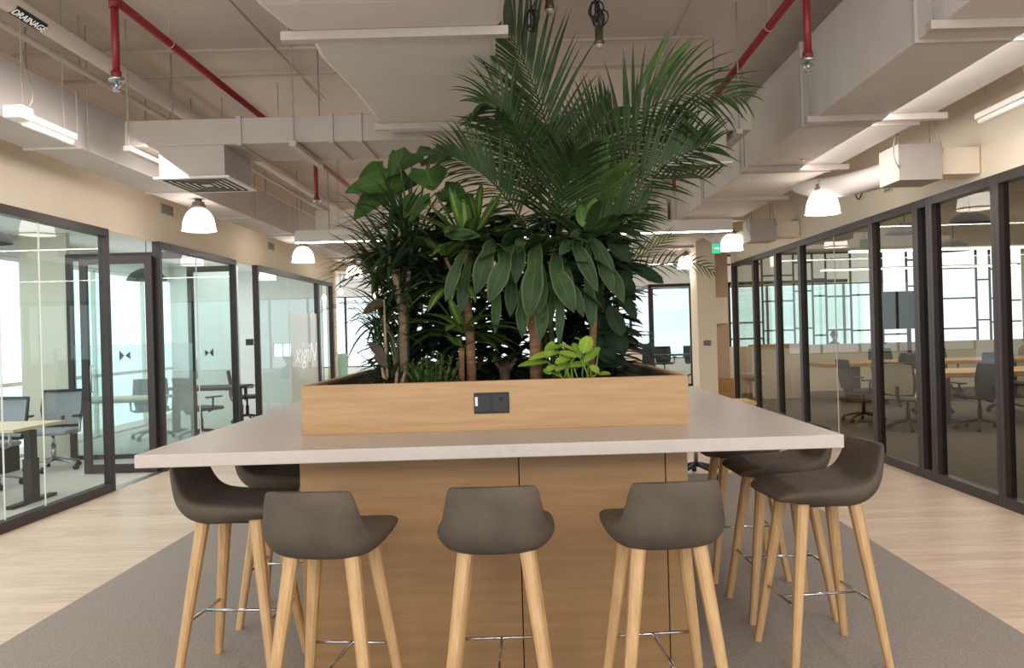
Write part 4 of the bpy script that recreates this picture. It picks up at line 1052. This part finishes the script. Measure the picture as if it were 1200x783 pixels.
# ------------------------------------------------------------------ office furniture
def task_chair(name, label, mb_mesh, mb_seat, frame='black', arms=True, base='alu', group=None):
    """swivel chair; local +y is where the sitter looks"""
    t = thing(name, label, 'office chair', group=group)
    # back: outline tube and stretched mesh
    out = [V((-.20, -.24, .50)), V((-.235, -.27, .70)), V((-.225, -.31, .93)), V((.225, -.31, .93)), V((.235, -.27, .70)), V((.20, -.24, .50)), V((-.20, -.24, .50))]
    fr = MB(); fr.tube(out, .018, n=8); bk = fr.build('backrest_frame', frame, t)
    ms = MB(); vs = []; fs = []
    for i in range(7):
        f = i / 6; w = .20 + .033 * math.sin(f * PI * .62); z = .50 + .43 * f; y = -.24 - .07 * f
        for k in range(7): u = -1 + k / 3; vs.append((u * w, y - .025 * (1 - u * u), z))
    for i in range(6):
        for k in range(6): a = i * 7 + k; fs.append((a, a + 1, a + 8, a + 7))
    ms.add(vs, fs, smooth=True); ms.build('backrest_mesh', mb_mesh, bk)
    s_ = MB().box(-.235, -.22, .43, .235, .25, .485).build('seat', mb_seat, t, bevel=.025, seg=3)
    sp2 = MB(); sp2.tube([(0, -.1, .42), (0, -.26, .40), (0, -.29, .52), (0, -.285, .62)], .022, n=8); sp2.build('back_spine', frame, t)
    if arms:
        for sx in (-1, 1):
            am = MB(); am.tube([(sx * .2, -.02, .42), (sx * .29, -.02, .45), (sx * .30, -.02, .63)], .016, n=8); a_ = am.build('armrest', base, t)
            MB().box(sx * .30 - .04, -.14, .63, sx * .30 + .04, .13, .655).build('arm_pad', frame, a_, bevel=.01)
    cl = MB(); cl.tube([(0, 0, .12), (0, 0, .30)], .03, n=12); cl.tube([(0, 0, .28), (0, 0, .43)], .018, n=10); cl.build('gas_column', base, t)
    bs_ = MB()
    for k in range(5):
        a = 2 * PI * k / 5 + .3; d = V((math.cos(a), math.sin(a), 0)); bs_.tube([V((0, 0, .13)), d * .16 + V((0, 0, .11)), d * .30 + V((0, 0, .07))], [.024, .018, .014], n=8)
    b_ = bs_.build('star_base', base, t)
    for k in range(5):
        a = 2 * PI * k / 5 + .3; d = V((math.cos(a), math.sin(a), 0)) * .30; w = V((-math.sin(a), math.cos(a), 0))
        cs = MB(); cs.tube([d + w * -.022 + V((0, 0, .031)), d + w * .022 + V((0, 0, .031))], .03, n=12); cs.tube([d + V((0, 0, .031)), d + V((0, 0, .075))], .010, n=6)
        cs.build('caster', 'black', b_)
    return t
ch_a = task_chair('office_chair', 'grey mesh office chair with polished arms at the desk behind the left glass', 'mesh_grey', 'seat_grey')
ch_a.location = (-5.78, 9.55, .005); ch_a.rotation_euler = (0, 0, PI + .15)
G1 = 'office chairs in the left rooms'; ch_a['group'] = G1
dup(ch_a, (-5.80, 8.42, .005), PI - .3, 'grey mesh office chair cut off by the left edge of the view', G1)
ch_b = task_chair('office_chair', 'black office chair seen in the narrow left opening before the white wall', 'chair_dark', 'chair_dark', base='black', group=G1)
ch_b.location = (-5.18, 14.4, .005); ch_b.rotation_euler = (0, 0, -PI / 2 + .3)
dup(ch_b, (-5.9, 12.3, .005), .4, 'dark office chair behind the second left glass pane, beside the round topped table', G1)
dup(ch_b, (-5.1, 12.2, .005), -.5, 'dark office chair behind the second left glass pane, nearer the corridor', G1)
def desk(name, x0, y0, x1, y1, z, label, top='desk_wood', legx=None, group=None):
    t = thing(name, label, 'desk', ((x0 + x1) / 2, (y0 + y1) / 2, 0.005), group=group); a, b = (x1 - x0) / 2, (y1 - y0) / 2
    MB().box(-a, -b, z - .03, a, b, z).build('desk_top', top, t, bevel=.003)
    for sx in (-1, 1):
        x = sx * (a - .1)
        lg = MB().box(x - .035, -.05, .03, x + .035, .05, z - .05).box(x - .045, -.06, .03, x + .045, .06, .42).build('leg', 'black', t, bevel=.004)
        MB().box(x - .04, -b + .06, 0, x + .04, b - .06, .03).build('foot', 'black', lg, bevel=.004)
    MB().box(-a + .1, -.03, z - .075, a - .1, .03, z - .035).build('crossbar', 'black', t)
    return t
GD = 'desks in the left rooms'
desk('office_desk', -6.4, 7.2, -4.72, 8.0, .74, 'pale wood desk close to the near left glass, cut off by the view edge', group=GD)
desk('office_desk', -6.7, 10.7, -5.15, 11.4, .74, 'pale wood desk on dark legs seen through the open glass door', group=GD)
desk('office_desk', -6.0, 12.75, -4.75, 13.5, .74, 'dark edged desk behind the second left glass pane', top='chair_dark', group=GD)
pdm = thing('pedestal_drawer', 'dark drawer pedestal behind the grey mesh chair in the left office', 'drawer unit', (-6.42, 9.35, .005))
MB().box(-.2, -.25, 0, .2, .25, .58).build('body', 'chair_dark', pdm, bevel=.004)
for k in range(3):
    dw = MB().box(-.19, -.262, .03 + k * .18, .19, -.25, .2 + k * .18).build('drawer', 'chair_dark', pdm); MB().box(-.06, -.272, .17 + k * .18, .06, -.262, .185 + k * .18).build('handle', 'alu', dw)
# meeting room tables and chairs (right)
def live_table(x0, x1, y, d, label):
    t = thing('meeting_table', label, 'table', ((x0 + x1) / 2, y, 0.005), group='meeting room tables'); a = (x1 - x0) / 2
    mb = MB(); vs = []; N = 24
    for i in range(N + 1):
        x = -a + 2 * a * i / N; e1, e2 = d / 2 + .02 * math.sin(i * 1.3), d / 2 + .02 * math.cos(i * 1.7)
        vs += [(x, -e1, .68), (x, -e1 - .008, .75), (x, e2, .75), (x, e2, .68)]
    fs = []
    for i in range(N):
        for k in range(4): q = i * 4 + k; r_ = i * 4 + (k + 1) % 4; fs.append((q, r_, r_ + 4, q + 4))
    fs += [(3, 2, 1, 0), tuple(4 * N + k for k in range(4))]
    mb.add(vs, fs); mb.build('table_top', 'live_wood', t, bevel=.006)
    for x in (-a + .75, a - .75):
        lg = MB().box(x - .09, -.14, .03, x + .09, .14, .68).build('leg', 'chair_dark', t, bevel=.006); MB().box(x - .22, -.3, 0, x + .22, .3, .03).build('foot_plate', 'chair_dark', lg)
    return t
live_table(5.35, 9.8, 15.1, 1.1, 'long live edge wooden meeting table farther from the glass on the right')
live_table(5.25, 9.2, 11.7, 1.1, 'live edge wooden meeting table nearer the glass on the right')
GC = 'chairs in the meeting room'
spots = [(6.05, 10.75, 0.1, 'dark swivel chair at the near meeting table, its back towards the glass'), (7.1, 10.7, .2, 'dark swivel chair at the near meeting table, seen beside the wide door post'), (5.0, 12.0, -PI / 2, 'dark swivel chair at the near end of the closer meeting table'),
         (6.4, 12.75, PI, 'dark swivel chair on the far side of the closer meeting table'), (7.6, 12.75, PI - .2, 'dark swivel chair on the far side of the closer meeting table, farther right'), (7.2, 16.1, PI, 'dark swivel chair behind the long meeting table by the low wall'),
         (8.4, 16.1, PI + .2, 'dark swivel chair behind the long meeting table, farther along the low wall'), (6.5, 14.1, .3, 'dark swivel chair at the near side of the long meeting table')]
for x, y, rz, lb_ in spots: dup(ch_b, (x, y, .005), rz, lb_, GC)
# tall cream chair at the end of the near table
cc = task_chair('meeting_chair', 'cream shell swivel chair at the corner of the nearer meeting table', 'chair_cream', 'chair_cream', frame='chair_dark', arms=False, base='black', group=GC)
cc.location = (5.15, 10.9, .005); cc.rotation_euler = (0, 0, -.9)
# lattice screen above the low wall
ls = thing('lattice_screen', 'black metal screen of irregular rectangles standing on the low meeting room wall', 'screen', (0, 17.68, 1.03))
mb = MB(); RR = random.Random(3); x = XR + .15; z1 = 2.05; i = 0
while x < 10.9:
    w = RR.choice([.3, .42, .55, .7, .85]); x2 = min(10.95, x + w)
    mb.box(x - .018, -.02, 0, x + .018, .02, z1)
    z = RR.uniform(.15, .5)
    while z < z1 - .1:
        mb.box(x + .018, -.02, z - .018, x2 - .018, .02, z + .018); z += RR.uniform(.35, .9)
    x = x2
mb.box(XR + .12, -.02, z1 - .036, 10.95, .02, z1); mb.build('bars', 'frame', ls)
struct(MB().box(XR + .1, 17.6, 3.08, 11, 17.75, CEIL).build('trim_screen_header', 'wall_greige'))
tv = thing('display_screen', 'large dark display screen in front of the black lattice in the meeting room', 'screen', (8.25, 17.3, 1.75))
MB().box(-.65, -.03, -.42, .65, .03, .40).build('bezel', 'black', tv, bevel=.006); MB().box(-.63, -.034, -.40, .63, -.03, .38).build('display', 'screen_black', tv)
MB().box(-.04, .0, -1.72, .04, .03, -.40).build('stand_pole', 'black', tv); MB().box(-.35, -.2, -1.745, .35, .2, -1.72).build('stand_base', 'black', tv)
for i, (x, lb_) in enumerate(((5.95, 'small dark star mark on the low meeting room wall, farther left'), (7.75, 'small dark star mark on the low meeting room wall, under the screen'))):
    mb = MB(); vs = [(x + (.16 if k % 2 == 0 else .06) * math.sin(PI * k / 5), 17.585, .99 + (.16 if k % 2 == 0 else .06) * math.cos(PI * k / 5)) for k in range(10)]
    mb.add(vs, [tuple(range(10))]); tag(mb.build('wall_star', 'chair_dark'), lb_, 'wall mark', 'star marks')
# stacked boxes in the niche, bench
GB = 'boxes in the niche'
def carton(x, y, z, w, d, h, label):
    t = thing('cardboard_box', label, 'box', (x, y, z), group=GB)
    MB().box(-w / 2, -d / 2, 0, w / 2, d / 2, h).build('carton_body', 'cardboard', t, bevel=.004); MB().box(-w / 2 - .001, -d / 2 - .001, h * .8, w / 2 + .001, -d / 2 + .001, h * .86).build('tape_strip', 'wall_tan', t); return t
carton(3.59, 14.9, 0, .32, .3, .3, 'lower cardboard box on the floor of the niche')
carton(3.60, 14.9, .30, .30, .28, .22, 'upper cardboard box stacked in the niche')
bn = thing('low_bench', 'low light birch box bench beyond the right end of the island table', 'bench', (2.85, 11.2, 0))
MB().box(-.22, -.25, .41, .24, .3, .45).build('bench_top', 'light_wood', bn, bevel=.004)
for sx in (-.20, .19): MB().box(sx, -.23, 0, sx + .03, .28, .41).build('side_panel', 'light_wood', bn, bevel=.003)
MB().box(-.17, .24, .05, .19, .26, .41).build('back_panel', 'cardboard', bn)
# swivel stool whose caster shows under the tabletop
ws = thing('swivel_stool', 'backless black swivel stool behind the island table, only a caster showing under the top', 'stool', (1.62, 7.95, .006))
MB().lathe([(0, .44), (.17, .44), (.19, .46), (.19, .49), (.16, .51), (0, .51)], n=28).build('seat', 'chair_dark', ws)
MB().tube([(0, 0, .1), (0, 0, .44)], .022, n=10).build('gas_column', 'alu', ws)
mb = MB()
for k in range(5): a = 2 * PI * k / 5 + .2; mb.tube([(0, 0, .13), (math.cos(a) * .28, math.sin(a) * .28, .075)], [.024, .014], n=8)
sbs = mb.build('star_base', 'black', ws)
for k in range(5):
    a = 2 * PI * k / 5 + .2; d = V((math.cos(a), math.sin(a), 0)) * .28; w_ = V((-math.sin(a), math.cos(a), 0)) * .022
    MB().tube([d - w_ + V((0, 0, .031)), d + w_ + V((0, 0, .031))], .03, n=12).tube([d + V((0, 0, .031)), d + V((0, 0, .075))], .010, n=6).build('caster', 'black', sbs)
# far lounge
def lounge(x, y, rz, m, label, w=.8, hb=1.15):
    t = thing('lounge_chair', label, 'armchair', (x, y, 0), rz, group='far lounge seating')
    MB().box(-w / 2, -.35, .14, w / 2, .35, .42).build('seat', m, t, bevel=.05, seg=3)
    MB().box(-w / 2, -.45, .14, w / 2, -.30, hb).build('backrest', m, t, bevel=.05, seg=3)
    for sx in (-1, 1):
        MB().box(sx * w / 2 - .07, -.40, .14, sx * w / 2 + .07, .35, .62).build('armrest', m, t, bevel=.04, seg=3)
        for sy in (-1, 1): MB().tube([(sx * (w / 2 - .08), sy * .28, 0), (sx * (w / 2 - .1), sy * .26, .15)], .02, n=8).build('leg', 'light_wood', t)
    return t
lounge(-3.95, 18.0, -PI / 2, 'mint', 'mint green high back lounge chair beside the far left windows', .75, 1.12)
lounge(-3.25, 17.4, PI / 2 + .2, 'mint', 'low mint lounge chair with a person in it behind the left planter wall', .8, .78)
lounge(2.55, 19.2, 2.9, 'slate', 'dark slate armchair behind the cream low divider on the right', .7, 1.12)
dv = thing('low_divider', 'cream low divider panel behind the right end of the planter', 'divider', (2.2, 17.4, 0))
MB().box(-.28, -.2, 0, .2, .2, 1.06).build('panel', 'wall', dv, bevel=.006); MB().box(-.29, -.21, 1.06, .21, .21, 1.08).build('cap', 'white_plastic', dv)
ps = thing('slim_potted_plant', 'slim upright potted plant standing before the far glass room', 'plant', (2.88, 19.2, 0))
MB().lathe([(.0, 0), (.11, 0), (.14, .42), (.12, .42), (.11, .38), (0, .38)], n=20).build('pot', 'chair_dark', ps)
mb = MB(); mb.tube([(0, 0, .38), (0.02, 0, .9), (0, 0, 1.38)], [.014, .011, .006], n=7); mb.build('stem', 'stalk', ps)
mb = MB()
for k in range(90):
    a = R.uniform(0, 6.28); z = R.uniform(.5, 1.4); blade(mb, V((0, 0, z)), V((math.cos(a), math.sin(a), .5)), R.uniform(.09, .16), .05, droop=.6, n=4, shape='ellip')
mb.build('foliage', 'shrub', ps)
# far glass room
GR = sempty('window_40', (0, 20, 0))
fr = MB()
for x in (3.02, 4.05, 5.0): fr.box(x - .04, -.04, 0, x + .04, .04, 2.6)
fr.box(3.02, -.04, 2.52, 8, .04, 2.6); fr.box(3.02, -.04, 0, 8, .04, .07); fr.box(2.98, 0, 0, 3.06, 4, .07); fr.box(2.98, 0, 2.52, 3.06, 4, 2.6); fr.box(2.98, 3.92, 0, 3.06, 4, 2.6)
fr.build('window_frame', 'frame', GR)
MB().quad((3.06, 0, .07), (8, 0, .07), (8, 0, 2.52), (3.06, 0, 2.52)).build('window_pane', 'glass_left', GR)
MB().quad((3.02, 0, .07), (3.02, 4, .07), (3.02, 4, 2.52), (3.02, 0, 2.52)).build('window_pane', 'glass_left', GR)
leaf = sempty('door_3', (4.05, 19.96, 0)); leaf.rotation_euler = (0, 0, -.9)
MB().box(0, -.02, 0, .06, .02, 2.62).box(.8, -.02, 0, .86, .02, 2.62).box(.06, -.02, 2.54, .8, .02, 2.62).box(.06, -.02, 0, .8, .02, .1).build('door_frame', 'frame', leaf)
MB().quad((.06, 0, .1), (.8, 0, .1), (.8, 0, 2.54), (.06, 0, 2.54)).build('door_pane', 'glass_left', leaf)
mt = thing('far_table', 'dark topped table inside the far glass room', 'table', (4.2, 22.4, 0))
MB().box(-.9, -.4, .71, .9, .4, .74).build('table_top', 'chair_dark', mt)
for sx in (-.8, .8):
    for sy in (-.33, .33): MB().box(sx - .025, sy - .025, 0, sx + .025, sy + .025, .71).build('leg', 'chair_dark', mt)
dup(ch_b, (3.9, 23.3, 0), PI, 'dark chair at the left of the table inside the far glass room', 'far chairs')
dup(ch_b, (4.8, 23.3, 0), PI + .2, 'dark chair at the right of the table inside the far glass room', 'far chairs')
# reception furniture glimpsed through the right hand end glazing
cst = thing('side_counter', 'cream counter seen through the farthest right glass panes', 'counter', (4.95, 16.3, .005))
MB().box(-.35, -.3, 0, .5, .3, 1.05).build('body', 'wall', cst, bevel=.005); MB().box(-.4, -.34, 1.05, .55, .34, 1.09).build('counter_top', 'live_wood', cst)
wc = thing('wire_chair', 'white shell chair on thin legs behind the farthest right pane', 'chair', (4.22, 15.2, .005))
mb = MB(); mb.lathe([(0, .44), (.16, .44), (.22, .50), (.24, .58), (.235, .58), (.21, .51), (.15, .455), (0, .455)], n=24); mb.build('seat_shell', 'white_plastic', wc)
for k in range(4): a = PI / 4 + k * PI / 2; MB().tube([(math.cos(a) * .1, math.sin(a) * .1, .44), (math.cos(a) * .24, math.sin(a) * .24, 0)], .008, n=6).build('leg', 'chrome', wc)
# building outside the far right windows
bd = thing('office_building', 'pale blue glazed building outside the windows behind the meeting room', 'building', (17, 62, -8))
MB().box(-9, 0, 0, 9, 8, 17).build('tower', 'facade', bd)
for r_ in range(5):
    MB().box(-8.8, -.12, 1.5 + r_ * 3.1, 8.8, 0, 3.2 + r_ * 3.1).build('window_band', 'glazing_band', bd)

# ------------------------------------------------------------------ people
def person(loc, rz, label, top='shirt'):
    """seated figure, local +y is where it looks; one skinned body, head joined by the neck"""
    t = thing('person', label, 'person', loc, rz, group='people seated in the distance')
    J = [(0, 0, .50), (0, -.02, .68), (0, -.02, .86), (0, .0, 1.0), (0, .01, 1.06), (0, .02, 1.12)]
    rad = [.15, .135, .15, .11, .055, .055]
    E = [(i, i + 1) for i in range(5)]
    def add(p, r, par): J.append(p); rad.append(r); E.append((par, len(J) - 1)); return len(J) - 1
    for s in (-1, 1):
        a = add((s * .17, .0, .96), .062, 3); a = add((s * .22, .06, .74), .047, a); a = add((s * .17, .28, .70), .036, a); h = add((s * .15, .36, .70), .030, a)
        for q in range(4): f = add((s * (.17 - .022 * q), .42, .70), .010, h); add((s * (.168 - .022 * q), .46 + .008 * (q in (1, 2)), .685), .008, f)
        f = add((s * .115, .38, .70), .011, h); add((s * .10, .41, .69), .009, f)
        a = add((s * .10, .10, .50), .095, 0); a = add((s * .12, .44, .49), .065, a); a = add((s * .12, .46, .10), .042, a); add((s * .12, .60, .05), .036, a)
    me = bpy.data.meshes.new('body'); bm = bmesh.new(); ly = bm.verts.layers.skin.verify(); vs = [bm.verts.new(p) for p in J]
    for a, b in E: bm.edges.new((vs[a], vs[b]))
    for v, r in zip(vs, rad): v[ly].radius = (r, r)
    vs[0][ly].use_root = True
    bm.to_mesh(me); bm.free(); me.materials.append(M[top])
    o = bpy.data.objects.new('body', me); C.objects.link(o); o.parent = t
    o.modifiers.new('skin', 'SKIN').use_smooth_shade = True; s_ = o.modifiers.new('sub', 'SUBSURF'); s_.levels = 1; s_.render_levels = 1
    # head with face
    bm = bmesh.new(); bmesh.ops.create_uvsphere(bm, u_segments=24, v_segments=18, radius=1)
    for v in bm.verts:
        x, y, z = v.co; jaw = 1 - .28 * max(0, -z)
        nose = .022 * math.exp(-((x / .16) ** 2 + ((z + .12) / .18) ** 2)) if y > 0 else 0
        eye = -.010 * (math.exp(-(((x - .38) / .16) ** 2 + ((z - .08) / .12) ** 2)) + math.exp(-(((x + .38) / .16) ** 2 + ((z - .08) / .12) ** 2))) if y > 0 else 0
        mouth = -.006 * math.exp(-((x / .25) ** 2 + ((z + .5) / .06) ** 2)) if y > 0 else 0
        v.co = (x * .076 * jaw, y * .095 + nose + eye + mouth + .02, z * .118 + 1.22)
    me = bpy.data.meshes.new('head'); bm.to_mesh(me); bm.free(); me.materials.append(M['skin'])
    for p_ in me.polygons: p_.use_smooth = True
    hd = bpy.data.objects.new('head', me); C.objects.link(hd); hd.parent = t
    for s in (-1, 1):
        MB().lathe([(0, -.028), (.014, -.02), (.017, 0), (.012, .022), (0, .03)], n=10, c=(s * .078, .015, 1.215)).build('ear', 'skin', hd)
    bm = bmesh.new(); bmesh.ops.create_uvsphere(bm, u_segments=24, v_segments=16, radius=1)
    dl_ = [v for v in bm.verts if v.co.z < -.35 or (v.co.y > .35 and v.co.z < .42)]
    bmesh.ops.delete(bm, geom=dl_, context='VERTS')
    for v in bm.verts: n_ = 1 + .03 * math.sin(v.co.x * 17 + v.co.z * 11); v.co = (v.co.x * .088 * n_, v.co.y * .108 * n_ + .012, v.co.z * .128 * n_ + 1.232)
    me = bpy.data.meshes.new('hair'); bm.to_mesh(me); bm.free(); me.materials.append(M['hair'])
    for p_ in me.polygons: p_.use_smooth = True
    ha = bpy.data.objects.new('hair', me); C.objects.link(ha); ha.parent = hd
    sm_ = ha.modifiers.new('sol', 'SOLIDIFY'); sm_.thickness = .008
    return t
person((-3.30, 17.38, -.17), PI / 2 + .2, 'person with dark hair slouched in a lounge chair, only the head above the planter wall')
person((7.75, 20.3, -.04), -PI / 2 + .4, 'person in dark clothes seated beyond the low meeting room wall, seen through the lattice')
dup(ch_b, (7.75, 20.15, 0), -PI / 2 + .4, 'dark swivel chair under the person beyond the meeting room wall', 'far chairs')

# ------------------------------------------------------------------ light
w = bpy.data.worlds.new('world'); sc.world = w; w.use_nodes = True
nt = w.node_tree; bg = nt.nodes['Background']
bg.inputs['Color'].default_value = (.86, .95, .98, 1); bg.inputs['Strength'].default_value = 2.4
def area(name, loc, rot, sx, sy, e, col=(1, .95, .89)):
    l = bpy.data.lights.new(name, 'AREA'); l.shape = 'RECTANGLE'; l.size = sx; l.size_y = sy; l.energy = e; l.color = col
    o = bpy.data.objects.new(name, l); C.objects.link(o); o.location = loc; o.rotation_euler = rot; return o
# area lights without modelled fittings: behind the camera, along the aisles, in the rooms
area('fill_behind', (-.2, -2.5, 3.4), (math.radians(52), 0, 0), 6.0, 1.5, 190)  # added fill, stands in for window light from behind the camera
area('fill_aisle_left', (-2.75, 4.6, 2.9), (0, math.radians(38), 0), .4, 6.0, 75)  # added fill without a fitting, tilted to brighten floor and left bulkhead
area('fill_aisle_right', (2.5, 4.6, 2.9), (0, math.radians(-38), 0), .4, 6.0, 75)  # matching added fill for the right aisle floor and bulkhead
area('fill_uplight', (-.2, 1.0, 2.2), (PI, 0, 0), 5.0, 1.5, 22)  # unseen upward fill, stands in for light bounced onto the ceiling
area('lamp_office', (-5.5, 7.0, 2.9), (0, 0, 0), 1.6, 5, 70, (.95, .98, 1))
area('lamp_office_rear', (-5.5, 13.5, 2.9), (0, 0, 0), 1.6, 5, 70, (.95, .98, 1))
area('lamp_meeting', (7.5, 11.5, 3.0), (0, 0, 0), 5, 8, 230)
area('lamp_lounge', (0, 22, 3.8), (0, 0, 0), 9, 5, 200)
sc.view_settings.view_transform = 'Standard'
sc.view_settings.look = 'None'
sc.view_settings.exposure = -0.15
sc.cycles.transparent_max_bounces = 20
